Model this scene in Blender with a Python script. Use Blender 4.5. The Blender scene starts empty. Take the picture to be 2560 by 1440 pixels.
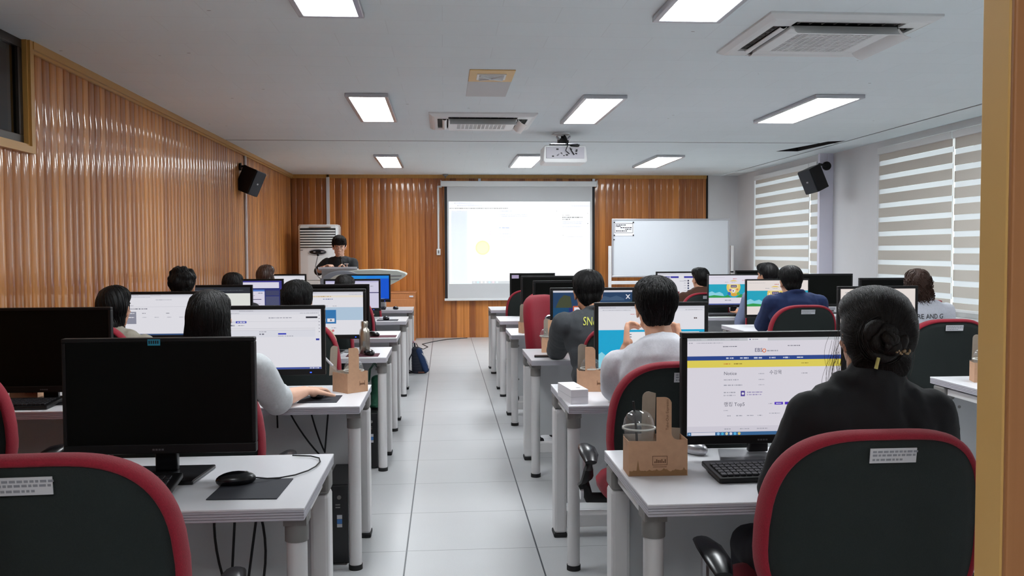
import bpy, bmesh, math, random
from mathutils import Vector, Matrix, noise
from mathutils.bvhtree import BVHTree
random.seed(7)
SC = bpy.context.scene
COL = SC.collection
V = Vector
PI = math.pi

# ---------------------------------------------------------------- camera
F_PX, YAW, PITCH, ROLL, EYE = 2239.6, 0.0756, 0.0407, -0.00396, 1.372
_f = V((math.sin(YAW) * math.cos(PITCH), math.cos(YAW) * math.cos(PITCH), -math.sin(PITCH)))
_r = V((math.cos(YAW), -math.sin(YAW), 0))
_u = _r.cross(_f)
CR = _r * math.cos(ROLL) + _u * math.sin(ROLL)
CU = _u * math.cos(ROLL) - _r * math.sin(ROLL)
CF = _f
cd = bpy.data.cameras.new('camera')
cam = bpy.data.objects.new('camera', cd)
COL.objects.link(cam)
M = Matrix((CR, CU, -CF)).transposed().to_4x4()
M.translation = V((0, 0, EYE))
cam.matrix_world = M
cd.sensor_width = 36
cd.lens = F_PX / 2560 * 36
cd.clip_start = 0.02
SC.camera = cam


def at(px, py, X=None, Y=None, Z=None):
    """world point seen at a pixel of the 2560x1440 frame on the plane X, Y or Z"""
    d = CR * (px - 1280) / F_PX + CU * (720 - py) / F_PX + CF
    if Y is not None:
        t = Y / d.y
    elif X is not None:
        t = X / d.x
    else:
        t = (Z - EYE) / d.z
    return V((0, 0, EYE)) + d * t


def proj(P):
    d = V(P) - V((0, 0, EYE))
    z = d.dot(CF)
    return 1280 + F_PX * d.dot(CR) / z, 720 - F_PX * d.dot(CU) / z


# ---------------------------------------------------------------- world, exposure
EXPO = 0.0
SC.view_settings.view_transform = 'Standard'
SC.view_settings.look = 'None'
SC.view_settings.exposure = EXPO
SC.view_settings.gamma = 1
SC.view_settings.use_curve_mapping = False
w = bpy.data.worlds.new('World')
SC.world = w
w.use_nodes = True
bg = w.node_tree.nodes['Background']
bg.inputs[0].default_value = (0.95, 0.96, 1.0, 1)
bg.inputs[1].default_value = 1.7
SC.cycles.max_bounces = 7
SC.cycles.diffuse_bounces = 4
SC.cycles.glossy_bounces = 3
SC.cycles.transmission_bounces = 5
SC.cycles.transparent_max_bounces = 12
SC.cycles.caustics_reflective = False
SC.cycles.caustics_refractive = False
SC.cycles.sample_clamp_indirect = 8.0
LAMP = 28.5     # emission of the ceiling panels
SCREEN = 0.78   # emission of a white monitor pixel

# ---------------------------------------------------------------- materials
MATS = {}


def srgb(r, g, b):
    f = lambda c: (c / 255) / 12.92 if c / 255 <= .04045 else ((c / 255 + .055) / 1.055) ** 2.4
    return (f(r), f(g), f(b), 1)


def mat(name, c, rough=.5, metal=0, spec=.5, noisev=0, nscale=40, bump=0, bscale=200, coat=0, sheen=0, emis=None, es=0, stretch=None):
    if name in MATS:
        return MATS[name]
    m = bpy.data.materials.new(name)
    m.use_nodes = True
    n = m.node_tree.nodes
    l = m.node_tree.links
    b = n['Principled BSDF']
    b.inputs['Base Color'].default_value = c
    b.inputs['Roughness'].default_value = rough
    b.inputs['Metallic'].default_value = metal
    b.inputs['Specular IOR Level'].default_value = spec
    b.inputs['Coat Weight'].default_value = coat
    b.inputs['Sheen Weight'].default_value = sheen
    if emis:
        b.inputs['Emission Color'].default_value = emis
        b.inputs['Emission Strength'].default_value = es
    tc = n.new('ShaderNodeTexCoord')
    vec = tc.outputs['Object']
    if stretch:
        mp = n.new('ShaderNodeMapping')
        mp.inputs['Scale'].default_value = stretch
        l.new(vec, mp.inputs[0])
        vec = mp.outputs[0]
    if noisev:
        t = n.new('ShaderNodeTexNoise')
        t.inputs['Scale'].default_value = nscale
        t.inputs['Detail'].default_value = 6
        l.new(vec, t.inputs['Vector'])
        r = n.new('ShaderNodeMapRange')
        r.inputs[1].default_value = .3
        r.inputs[2].default_value = .7
        r.inputs[3].default_value = 1 - noisev
        r.inputs[4].default_value = 1 + noisev
        l.new(t.outputs[0], r.inputs[0])
        h = n.new('ShaderNodeHueSaturation')
        h.inputs['Color'].default_value = c
        l.new(r.outputs[0], h.inputs['Value'])
        l.new(h.outputs[0], b.inputs['Base Color'])
    if bump:
        t = n.new('ShaderNodeTexNoise')
        t.inputs['Scale'].default_value = bscale
        t.inputs['Detail'].default_value = 4
        l.new(vec, t.inputs['Vector'])
        bp = n.new('ShaderNodeBump')
        bp.inputs['Strength'].default_value = bump
        bp.inputs['Distance'].default_value = .004
        l.new(t.outputs[0], bp.inputs['Height'])
        l.new(bp.outputs[0], b.inputs['Normal'])
    MATS[name] = m
    return m


def wood(name, ca, cb, axis, width, rough=.3, coat=.5, grain=1.0):
    """varnished boards of a given width side by side along axis 0/1, grain up and down"""
    m = bpy.data.materials.new(name)
    m.use_nodes = True
    n = m.node_tree.nodes
    l = m.node_tree.links
    b = n['Principled BSDF']
    g = n.new('ShaderNodeNewGeometry')
    s = n.new('ShaderNodeSeparateXYZ')
    l.new(g.outputs['Position'], s.inputs[0])
    d = n.new('ShaderNodeMath'); d.operation = 'DIVIDE'; d.inputs[1].default_value = width
    l.new(s.outputs[axis], d.inputs[0])
    fl = n.new('ShaderNodeMath'); fl.operation = 'FLOOR'
    l.new(d.outputs[0], fl.inputs[0])
    wn = n.new('ShaderNodeTexWhiteNoise'); wn.noise_dimensions = '1D'
    l.new(fl.outputs[0], wn.inputs['W'])
    # grain shifted per board
    mul = n.new('ShaderNodeMath'); mul.operation = 'MULTIPLY'; mul.inputs[1].default_value = 37.0
    l.new(wn.outputs[0], mul.inputs[0])
    cx = n.new('ShaderNodeCombineXYZ')
    s1 = n.new('ShaderNodeMath'); s1.operation = 'MULTIPLY'; s1.inputs[1].default_value = 55.0 * grain
    l.new(s.outputs[axis], s1.inputs[0])
    s2 = n.new('ShaderNodeMath'); s2.operation = 'MULTIPLY_ADD'; s2.inputs[1].default_value = 1.3
    l.new(s.outputs[2], s2.inputs[0]); l.new(mul.outputs[0], s2.inputs[2])
    l.new(s1.outputs[0], cx.inputs[0]); l.new(s2.outputs[0], cx.inputs[1]); l.new(mul.outputs[0], cx.inputs[2])
    nt = n.new('ShaderNodeTexNoise'); nt.inputs['Scale'].default_value = 1.0; nt.inputs['Detail'].default_value = 5
    l.new(cx.outputs[0], nt.inputs['Vector'])
    add = n.new('ShaderNodeMath'); add.operation = 'MULTIPLY_ADD'; add.inputs[1].default_value = .75
    l.new(wn.outputs[0], add.inputs[0])
    ns = n.new('ShaderNodeMath'); ns.operation = 'MULTIPLY_ADD'; ns.inputs[1].default_value = .9; ns.inputs[2].default_value = -.3
    l.new(nt.outputs[0], ns.inputs[0]); l.new(ns.outputs[0], add.inputs[2])
    mx = n.new('ShaderNodeMix'); mx.data_type = 'RGBA'
    l.new(add.outputs[0], mx.inputs['Factor'])
    mx.inputs['A'].default_value = ca
    mx.inputs['B'].default_value = cb
    l.new(mx.outputs['Result'], b.inputs['Base Color'])
    b.inputs['Roughness'].default_value = rough
    b.inputs['Coat Weight'].default_value = coat
    b.inputs['Coat Roughness'].default_value = .07
    b.inputs['Coat IOR'].default_value = 1.55
    b.inputs['Specular IOR Level'].default_value = .3
    bp = n.new('ShaderNodeBump'); bp.inputs['Strength'].default_value = .12; bp.inputs['Distance'].default_value = .002
    l.new(nt.outputs[0], bp.inputs['Height']); l.new(bp.outputs[0], b.inputs['Normal'])
    MATS[name] = m
    return m


m_wallL = wood('reeded_wood_left', srgb(146, 84, 38), srgb(212, 144, 76), 1, .1, rough=.42, coat=.75)
m_wallB = wood('reeded_wood_back', srgb(126, 66, 30), srgb(216, 140, 68), 0, .1, rough=.34, coat=.45)
m_trim = wood('pale_wood', srgb(186, 138, 72), srgb(214, 168, 96), 0, 3.7, rough=.4, coat=.3)
m_post = wood('post_wood', srgb(214, 164, 92), srgb(232, 186, 112), 0, 2.3, rough=.5, coat=.1)
m_door_front = wood('door_front_wood', srgb(150, 96, 56), srgb(186, 126, 78), 0, 2.9, rough=.5, coat=.1)
m_cab = mat('cabinet_wood', srgb(196, 128, 78), .4, noisev=.08, nscale=12, stretch=(8, 8, 1))
m_white = mat('white_paint', srgb(222, 222, 224), .6, bump=.05, noisev=.02, nscale=3)
m_column = mat('column_paint', srgb(232, 230, 244), .6, bump=.05)
m_desk = mat('white_laminate', srgb(226, 226, 230), .32, noisev=.015, nscale=6)
m_edge = mat('desk_edge', srgb(190, 188, 196), .45)
m_leg = mat('painted_steel', srgb(216, 214, 214), .35)
m_cap = mat('grey_plastic', srgb(126, 124, 122), .5)
m_panel = mat('grey_panel', srgb(192, 194, 196), .5, noisev=.02, nscale=8)
m_black = mat('black_plastic', srgb(18, 18, 19), .42, spec=.3, bump=.03)
m_blackg = mat('gloss_black', srgb(14, 14, 18), .27)
m_screen_off = mat('dark_screen', srgb(7, 9, 7), .4, spec=.12)
m_rubber = mat('rubber', srgb(24, 24, 26), .75)
m_red = mat('red_fabric', srgb(150, 22, 44), .85, noisev=.12, nscale=260, bump=.35, bscale=420, sheen=.08)
m_mesh = mat('charcoal_fabric', srgb(27, 35, 34), .88, noisev=.12, nscale=300, bump=.25, bscale=500)
m_chrome = mat('chrome', srgb(215, 215, 220), .15, metal=1)
m_silver = mat('silver_plastic', srgb(190, 190, 195), .3, metal=.6)
m_label = mat('label_paper', srgb(205, 205, 210), .6)
m_ink = mat('label_ink', srgb(140, 142, 150), .7)
m_blackink = mat('black_ink', srgb(26, 26, 30), .7)
m_kraft = mat('kraft_card', srgb(196, 154, 122), .75, noisev=.05, nscale=60)
m_kraftin = mat('grey_card', srgb(164, 152, 138), .75, noisev=.03, nscale=60)
m_kraftink = mat('brown_ink', srgb(120, 84, 58), .75)
m_kraftink2 = mat('olive_ink', srgb(148, 110, 72), .75)
m_tape = mat('blue_tape', srgb(40, 150, 180), .5)
m_steel = mat('steel_bottle', srgb(186, 178, 166), .28, metal=1)
m_card = mat('white_card', srgb(232, 230, 234), .4)
m_greybox = mat('grey_metal', srgb(150, 150, 152), .4, metal=.3)
m_skin = mat('skin', srgb(214, 160, 130), .5, noisev=.05, nscale=30, bump=.04)
m_skin2 = mat('skin_tan', srgb(196, 140, 108), .5, noisev=.05, nscale=30, bump=.04)
m_hair = mat('black_hair', srgb(11, 10, 10), .5, spec=.28, noisev=.35, nscale=30, bump=.5, bscale=60, stretch=(6, 6, 1))
m_hairbr = mat('brown_hair', srgb(58, 36, 26), .5, spec=.3, noisev=.4, nscale=30, bump=.5, bscale=60, stretch=(6, 6, 1))
m_hairsoft = mat('dark_brown_hair', srgb(19, 13, 10), .5, spec=.22, noisev=.35, nscale=30, bump=.5, bscale=60, stretch=(6, 6, 1))
m_vent_yel = mat('yellowed_plastic', srgb(226, 190, 130), .5)
m_acw = mat('aircon_white', srgb(226, 228, 228), .35)
m_acg = mat('aircon_grille', srgb(120, 118, 116), .6)
m_dark = mat('dark_gap', srgb(20, 20, 22), .8)
m_green = mat('green_fabric', srgb(24, 84, 62), .7, noisev=.2, nscale=50)
m_navy = mat('navy_fabric', srgb(26, 52, 92), .8, noisev=.15, nscale=90, bump=.2)
m_navyd = mat('dark_navy_fabric', srgb(22, 28, 42), .8, noisev=.15, nscale=90, bump=.2)
m_frame = mat('bronze_frame', srgb(52, 46, 40), .4, metal=.4)
m_alu = mat('white_window_frame', srgb(222, 222, 224), .4)
m_blindo = mat('taupe_blind', srgb(204, 198, 188), .9, noisev=.04, nscale=400)
m_scrfab = mat('projection_fabric', srgb(206, 208, 210), .8)
m_wb = mat('whiteboard_face', srgb(214, 218, 224), .25)
m_shoe = mat('dark_shoe', srgb(30, 28, 28), .5)
m_trous = mat('dark_trousers', srgb(32, 34, 42), .85)
m_blue_led = mat('blue_led', srgb(20, 40, 200), .4, emis=srgb(40, 80, 255), es=3)
m_pad = mat('mouse_pad', srgb(44, 46, 54), .8, bump=.05)
m_pad2 = mat('wine_pad', srgb(92, 40, 54), .8, bump=.05)
m_key = mat('key_plastic', srgb(34, 34, 38), .45)


def node_mat(name, fn):
    m = bpy.data.materials.new(name)
    m.use_nodes = True
    nt = m.node_tree
    nt.nodes.clear()
    out = nt.nodes.new('ShaderNodeOutputMaterial')
    fn(nt.nodes, nt.links, out)
    MATS[name] = m
    return m


def _sheer(n, l, out):
    t = n.new('ShaderNodeBsdfTransparent'); t.inputs[0].default_value = (.95, .96, 1, 1)
    tr = n.new('ShaderNodeBsdfTranslucent'); tr.inputs[0].default_value = (.8, .82, .86, 1)
    d = n.new('ShaderNodeBsdfDiffuse'); d.inputs[0].default_value = (.75, .75, .78, 1)
    a = n.new('ShaderNodeMixShader'); a.inputs[0].default_value = .5
    l.new(tr.outputs[0], a.inputs[1]); l.new(d.outputs[0], a.inputs[2])
    b = n.new('ShaderNodeMixShader'); b.inputs[0].default_value = .955
    l.new(t.outputs[0], b.inputs[1]); l.new(a.outputs[0], b.inputs[2])
    l.new(b.outputs[0], out.inputs[0])


def _clear(n, l, out, tint=(.93, .95, .95, 1), ior=1.45, rough=.04, haze=0):
    t = n.new('ShaderNodeBsdfTransparent'); t.inputs[0].default_value = tint
    g = n.new('ShaderNodeBsdfGlossy'); g.inputs[1].default_value = rough; g.inputs[0].default_value = (1, 1, 1, 1)
    fr = n.new('ShaderNodeFresnel'); fr.inputs[0].default_value = ior
    ge = n.new('ShaderNodeNewGeometry')
    inv = n.new('ShaderNodeMath'); inv.operation = 'SUBTRACT'; inv.inputs[0].default_value = 1; l.new(ge.outputs['Backfacing'], inv.inputs[1])
    mu = n.new('ShaderNodeMath'); mu.operation = 'MULTIPLY'; l.new(fr.outputs[0], mu.inputs[0]); l.new(inv.outputs[0], mu.inputs[1])
    b = n.new('ShaderNodeMixShader')
    l.new(mu.outputs[0], b.inputs[0]); l.new(t.outputs[0], b.inputs[1]); l.new(g.outputs[0], b.inputs[2])
    if haze:
        d = n.new('ShaderNodeBsdfDiffuse'); d.inputs[0].default_value = (.8, .8, .8, 1)
        h = n.new('ShaderNodeMixShader'); h.inputs[0].default_value = haze
        l.new(b.outputs[0], h.inputs[1]); l.new(d.outputs[0], h.inputs[2]); b = h
    l.new(b.outputs[0], out.inputs[0])


def _lamp(n, l, out):
    e = n.new('ShaderNodeEmission'); e.inputs[0].default_value = (.93, .97, 1, 1); e.inputs[1].default_value = LAMP
    l.new(e.outputs[0], out.inputs[0])


def _screen(n, l, out):
    a = n.new('ShaderNodeVertexColor'); a.layer_name = 'Col'
    b = n.new('ShaderNodeBsdfPrincipled')
    b.inputs['Base Color'].default_value = (.01, .01, .012, 1)
    b.inputs['Roughness'].default_value = .35
    b.inputs['Specular IOR Level'].default_value = .2
    l.new(a.outputs[0], b.inputs['Emission Color'])
    b.inputs['Emission Strength'].default_value = SCREEN
    l.new(b.outputs[0], out.inputs[0])


def _projected(n, l, out):
    a = n.new('ShaderNodeVertexColor'); a.layer_name = 'Col'
    b = n.new('ShaderNodeBsdfPrincipled')
    b.inputs['Base Color'].default_value = (.6, .6, .6, 1)
    b.inputs['Roughness'].default_value = .9
    l.new(a.outputs[0], b.inputs['Emission Color'])
    b.inputs['Emission Strength'].default_value = .66
    l.new(b.outputs[0], out.inputs[0])


m_sheer = node_mat('sheer_blind', _sheer)
m_clear = node_mat('clear_plastic', lambda n, l, o: _clear(n, l, o, (.96, .97, .97, 1), 1.5, .05, .09))
m_glass = node_mat('window_glass', lambda n, l, o: _clear(n, l, o, (.9, .95, .93, 1)))
m_tint = node_mat('tinted_glass', lambda n, l, o: _clear(n, l, o, (.25, .4, .33, 1), 1.5, .06))
m_lamp = node_mat('lamp_diffuser', _lamp)
m_screen = node_mat('lit_screen', _screen)
m_proj = node_mat('projected_image', _projected)


def _floor(n, l, out):
    b = n.new('ShaderNodeBsdfPrincipled')
    g = n.new('ShaderNodeNewGeometry')
    s = n.new('ShaderNodeSeparateXYZ'); l.new(g.outputs['Position'], s.inputs[0])
    facs = []
    for ax, off, wd in ((0, -.180, .0035), (1, 4.084, .0022)):
        a = n.new('ShaderNodeMath'); a.operation = 'SUBTRACT'; a.inputs[1].default_value = off - 60
        l.new(s.outputs[ax], a.inputs[0])
        p = n.new('ShaderNodeMath'); p.operation = 'PINGPONG'; p.inputs[1].default_value = .3
        l.new(a.outputs[0], p.inputs[0])
        c = n.new('ShaderNodeMath'); c.operation = 'LESS_THAN'; c.inputs[1].default_value = wd
        l.new(p.outputs[0], c.inputs[0])
        facs.append(c)
    nt = n.new('ShaderNodeTexNoise'); nt.inputs['Scale'].default_value = 1.6; nt.inputs['Detail'].default_value = 5
    l.new(g.outputs['Position'], nt.inputs['Vector'])
    r = n.new('ShaderNodeMix'); r.data_type = 'RGBA'
    r.inputs['A'].default_value = srgb(188, 190, 192); r.inputs['B'].default_value = srgb(204, 205, 206)
    l.new(nt.outputs[0], r.inputs['Factor'])
    n2 = n.new('ShaderNodeTexNoise'); n2.inputs['Scale'].default_value = 260; n2.inputs['Detail'].default_value = 2
    l.new(g.outputs['Position'], n2.inputs['Vector'])
    r2 = n.new('ShaderNodeMapRange'); r2.inputs[1].default_value = .35; r2.inputs[2].default_value = .7; r2.inputs[3].default_value = .95; r2.inputs[4].default_value = 1.03
    l.new(n2.outputs[0], r2.inputs[0])
    h = n.new('ShaderNodeHueSaturation'); l.new(r.outputs['Result'], h.inputs['Color']); l.new(r2.outputs[0], h.inputs['Value'])
    m1 = n.new('ShaderNodeMix'); m1.data_type = 'RGBA'; m1.inputs['B'].default_value = srgb(60, 66, 72)
    l.new(facs[0].outputs[0], m1.inputs['Factor']); l.new(h.outputs[0], m1.inputs['A'])
    m2 = n.new('ShaderNodeMix'); m2.data_type = 'RGBA'; m2.inputs['B'].default_value = srgb(120, 124, 128)
    l.new(facs[1].outputs[0], m2.inputs['Factor']); l.new(m1.outputs['Result'], m2.inputs['A'])
    l.new(m2.outputs['Result'], b.inputs['Base Color'])
    b.inputs['Roughness'].default_value = .36
    b.inputs['Specular IOR Level'].default_value = .45
    l.new(b.outputs[0], out.inputs[0])


def _ceil(n, l, out):
    b = n.new('ShaderNodeBsdfPrincipled')
    g = n.new('ShaderNodeNewGeometry')
    br = n.new('ShaderNodeTexBrick')
    br.inputs['Scale'].default_value = 1.0
    br.inputs['Brick Width'].default_value = .6
    br.inputs['Row Height'].default_value = .3
    br.inputs['Mortar Size'].default_value = .0022
    br.inputs['Color1'].default_value = srgb(229, 238, 241)
    br.inputs['Color2'].default_value = srgb(231, 240, 243)
    br.inputs['Mortar'].default_value = srgb(222, 230, 233)
    l.new(g.outputs['Position'], br.inputs['Vector'])
    vo = n.new('ShaderNodeTexVoronoi'); vo.inputs['Scale'].default_value = 4.2
    mp = n.new('ShaderNodeMapping'); mp.inputs['Scale'].default_value = (.55, 1.3, 1)
    l.new(g.outputs['Position'], mp.inputs[0]); l.new(mp.outputs[0], vo.inputs['Vector'])
    lt = n.new('ShaderNodeMath'); lt.operation = 'LESS_THAN'; lt.inputs[1].default_value = .028
    l.new(vo.outputs[0], lt.inputs[0])
    m1 = n.new('ShaderNodeMix'); m1.data_type = 'RGBA'; m1.inputs['B'].default_value = srgb(130, 128, 128)
    l.new(lt.outputs[0], m1.inputs['Factor']); l.new(br.outputs[0], m1.inputs['A'])
    l.new(m1.outputs['Result'], b.inputs['Base Color'])
    b.inputs['Roughness'].default_value = .85
    l.new(b.outputs[0], out.inputs[0])


m_floor = node_mat('floor_tiles', _floor)
m_ceil = node_mat('ceiling_board', _ceil)

# ---------------------------------------------------------------- mesh helpers
_ico = {}


def ico(sub):
    if sub not in _ico:
        bm = bmesh.new()
        bmesh.ops.create_icosphere(bm, subdivisions=sub, radius=1)
        _ico[sub] = ([v.co.copy() for v in bm.verts], [[v.index for v in f.verts] for f in bm.faces])
        bm.free()
    return _ico[sub]


class MB:
    def __init__(s):
        s.v = []; s.f = []; s.m = []; s.c = []; s.col = None; s.mi = 0

    def add(s, vs, fs):
        o = len(s.v)
        s.v += [V(v) for v in vs]
        s.f += [[i + o for i in f] for f in fs]
        s.m += [s.mi] * len(fs)
        s.c += [s.col] * len(fs)
        return s

    def box(s, x0, x1, y0, y1, z0, z1, T=None):
        vs = [V((x, y, z)) for x in (x0, x1) for y in (y0, y1) for z in (z0, z1)]
        if T: vs = [T @ v for v in vs]
        return s.add(vs, [(0, 1, 3, 2), (4, 6, 7, 5), (0, 4, 5, 1), (2, 3, 7, 6), (0, 2, 6, 4), (1, 5, 7, 3)])

    def ell(s, c, r, T=None, sub=2):
        vs, fs = ico(sub)
        if not isinstance(r, (tuple, list, Vector)): r = (r, r, r)
        q = [V((v.x * r[0], v.y * r[1], v.z * r[2])) for v in vs]
        if T: q = [T.to_3x3() @ v for v in q]
        c = V(c)
        return s.add([v + c for v in q], fs)

    def tube(s, pts, r, n=8, cap=True, flat=1.0, up=None):
        pts = [V(p) for p in pts]
        if not isinstance(r, (list, tuple)): r = [r] * len(pts)
        vs = []; fs = []
        prev = None
        for i, p in enumerate(pts):
            t = (pts[min(i + 1, len(pts) - 1)] - pts[max(i - 1, 0)])
            if t.length < 1e-9: t = V((0, 0, 1))
            t.normalize()
            if prev is None:
                a = V(up) if up else (V((0, 0, 1)) if abs(t.z) < .9 else V((1, 0, 0)))
            else:
                a = prev
            a = (a - t * a.dot(t)).normalized()
            prev = a
            b = t.cross(a)
            for k in range(n):
                an = 2 * PI * k / n
                vs.append(p + (a * math.cos(an) * flat + b * math.sin(an)) * r[i])
        for i in range(len(pts) - 1):
            for k in range(n):
                k2 = (k + 1) % n
                fs.append((i * n + k, i * n + k2, (i + 1) * n + k2, (i + 1) * n + k))
        if cap:
            fs.append(tuple(range(n - 1, -1, -1)))
            fs.append(tuple((len(pts) - 1) * n + k for k in range(n)))
        return s.add(vs, fs)

    def cap(s, a, b, ra, rb, n=12, sub=2):
        a, b = V(a), V(b)
        s.ell(a, ra, sub=sub); s.ell(b, rb, sub=sub)
        if (b - a).length > 1e-5: s.tube([a, b], [ra, rb], n)
        return s

    def lathe(s, prof, c=(0, 0, 0), n=24, T=None):
        vs = []; fs = []
        for r, z in prof:
            for k in range(n):
                a = 2 * PI * k / n
                p = V((r * math.cos(a), r * math.sin(a), z))
                if T: p = T @ p
                vs.append(p + V(c))
        for i in range(len(prof) - 1):
            for k in range(n):
                k2 = (k + 1) % n
                fs.append((i * n + k, i * n + k2, (i + 1) * n + k2, (i + 1) * n + k))
        return s.add(vs, fs)

    def prism(s, poly, d0, d1, plane='xz', T=None):
        """poly: list of 2D points; extruded along the third axis from d0 to d1"""
        def P(a, b, d):
            p = {'xz': V((a, d, b)), 'xy': V((a, b, d)), 'yz': V((d, a, b))}[plane]
            return T @ p if T else p
        n = len(poly)
        vs = [P(a, b, d0) for a, b in poly] + [P(a, b, d1) for a, b in poly]
        fs = [tuple(range(n - 1, -1, -1)), tuple(range(n, 2 * n))]
        fs += [(i, (i + 1) % n, n + (i + 1) % n, n + i) for i in range(n)]
        return s.add(vs, fs)

    def build(s, name, mats, parent=None, bevel=0, seg=2, smooth=False, off=None, auto=True):
        me = bpy.data.meshes.new(name)
        o = V(off) if off is not None else V((0, 0, 0))
        me.from_pydata([v - o for v in s.v], [], s.f)
        if not isinstance(mats, (list, tuple)): mats = [mats]
        for m in mats: me.materials.append(m)
        me.polygons.foreach_set('material_index', s.m)
        if any(c is not None for c in s.c):
            ca = me.color_attributes.new('Col', 'FLOAT_COLOR', 'CORNER')
            buf = []
            for p in me.polygons:
                c = s.c[p.index] or (0, 0, 0, 1)
                for _ in p.loop_indices: buf += list(c)
            ca.data.foreach_set('color', buf)
        bm = bmesh.new(); bm.from_mesh(me)
        bmesh.ops.recalc_face_normals(bm, faces=bm.faces)
        bm.to_mesh(me); bm.free()
        if smooth:
            me.polygons.foreach_set('use_smooth', [True] * len(me.polygons))
            if auto:
                try: me.set_sharp_from_angle(angle=math.radians(40))
                except Exception: pass
        me.update()
        ob = bpy.data.objects.new(name, me)
        COL.objects.link(ob)
        if parent is not None: ob.parent = parent
        if bevel:
            md = ob.modifiers.new('bevel', 'BEVEL')
            md.width = bevel; md.segments = seg; md.limit_method = 'ANGLE'; md.angle_limit = math.radians(50)
            md.use_clamp_overlap = True
            md.harden_normals = False
        return ob


def tag(o, label=None, cat=None, group=None, kind=None):
    if label: o['label'] = label
    if cat: o['category'] = cat
    if group: o['group'] = group
    if kind: o['kind'] = kind
    return o


def empty(name, loc=(0, 0, 0), rz=0, label=None, cat=None, group=None):
    o = bpy.data.objects.new(name, None)
    COL.objects.link(o)
    o.location = loc
    o.rotation_euler = (0, 0, rz)
    o.empty_display_size = .05
    return tag(o, label, cat, group)


def copy_tree(o, parent=None):
    c = o.copy()
    COL.objects.link(c)
    if parent is not None: c.parent = parent
    for ch in list(o.children): copy_tree(ch, c)
    return c


def struct(name, mb, m, bevel=0, parent=None):
    o = mb.build(name, m, parent, bevel)
    o['kind'] = 'structure'
    return o


def finish(mb, voxel, smooth=4, name='tmp'):
    """fuse the overlapping shapes of a builder into one continuous surface; returns a mesh"""
    o = mb.build(name, m_skin)
    r = o.modifiers.new('r', 'REMESH'); r.mode = 'VOXEL'; r.voxel_size = voxel; r.use_smooth_shade = True
    if smooth:
        sm = o.modifiers.new('s', 'SMOOTH'); sm.iterations = smooth; sm.factor = .5
    dg = bpy.context.evaluated_depsgraph_get()
    dg.update()
    me = bpy.data.meshes.new_from_object(o.evaluated_get(dg))
    old = o.data
    bpy.data.objects.remove(o)
    bpy.data.meshes.remove(old)
    return me


def link_mesh(name, me, m, parent=None, off=None):
    me.materials.clear()
    for x in (m if isinstance(m, (list, tuple)) else [m]): me.materials.append(x)
    if off is not None: me.transform(Matrix.Translation(-V(off)))
    me.polygons.foreach_set('use_smooth', [True] * len(me.polygons))
    o = bpy.data.objects.new(name, me)
    COL.objects.link(o)
    if parent is not None: o.parent = parent
    return o


_tc = {}


def text_geo(s, align='LEFT'):
    """flat outlines of a string, cap height about 0.7, lying in the x-y plane"""
    k = (s, align)
    if k in _tc: return _tc[k]
    cu = bpy.data.curves.new('t', 'FONT')
    cu.body = s
    cu.align_x = align
    cu.resolution_u = 3
    o = bpy.data.objects.new('t', cu)
    COL.objects.link(o)
    dg = bpy.context.evaluated_depsgraph_get(); dg.update()
    me = bpy.data.meshes.new_from_object(o.evaluated_get(dg))
    r = ([v.co.copy() for v in me.vertices], [list(p.vertices) for p in me.polygons])
    bpy.data.objects.remove(o); bpy.data.curves.remove(cu); bpy.data.meshes.remove(me)
    _tc[k] = r
    return r


def text_on(mb, s, org, ux, uz, size, align='LEFT'):
    vs, fs = text_geo(s, align)
    org, ux, uz = V(org), V(ux), V(uz)
    mb.add([org + ux * v.x * size + uz * v.y * size for v in vs], fs)
# ================================================================ the room
XL, XR1, XR2, YB, ZC = -2.379, 4.77, 4.90, 14.31, 2.59
YD = 1.2
struct('floor', MB().box(-2.6, 5.2, -2.0, 14.6, -.06, 0), m_floor)


def poly_hole(outer, inner, z):
    bm = bmesh.new()
    es = []
    for lp in (outer, inner):
        vs = [bm.verts.new((x, y, z)) for x, y in lp]
        es += [bm.edges.new((vs[i], vs[(i + 1) % len(vs)])) for i in range(len(vs))]
    bmesh.ops.triangle_fill(bm, use_beauty=True, edges=es)
    bm.verts.index_update()
    r = ([v.co.copy() for v in bm.verts], [[v.index for v in f.verts] for f in bm.faces])
    bm.free()
    return r


hole = [(4.08, 10.80), (4.35, 10.79), (4.40, 10.3), (4.47, 9.72), (4.30, 9.80), (4.22, 10.2)]
b = MB()
b.add(*poly_hole([(-2.6, -2), (4.49, -2), (4.49, 14.6), (-2.6, 14.6)], hole, ZC))
b.box(-2.6, 4.49, -2, 14.6, ZC + .25, ZC + .27)
b.box(4.515, 5.2, -2, 14.6, ZC + .0, ZC + .02)
o = struct('ceiling', b, m_ceil)
b = MB()
n = len(hole)
b.add([(x, y, ZC) for x, y in hole] + [(x, y, ZC + .24) for x, y in hole], [(i, (i + 1) % n, n + (i + 1) % n, n + i) for i in range(n)] + [tuple(range(n, 2 * n))])
b.box(4.484, 4.49, 7.0, 13.6, ZC, ZC + .2)
b.box(4.49, 4.52, -2, 14.6, ZC + .07, ZC + .08)
struct('trim_4', b, m_dark)
struct('trim_3', MB().box(XL, 4.49, 9.945, 9.955, ZC - .002, ZC + .004), m_dark)


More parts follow.
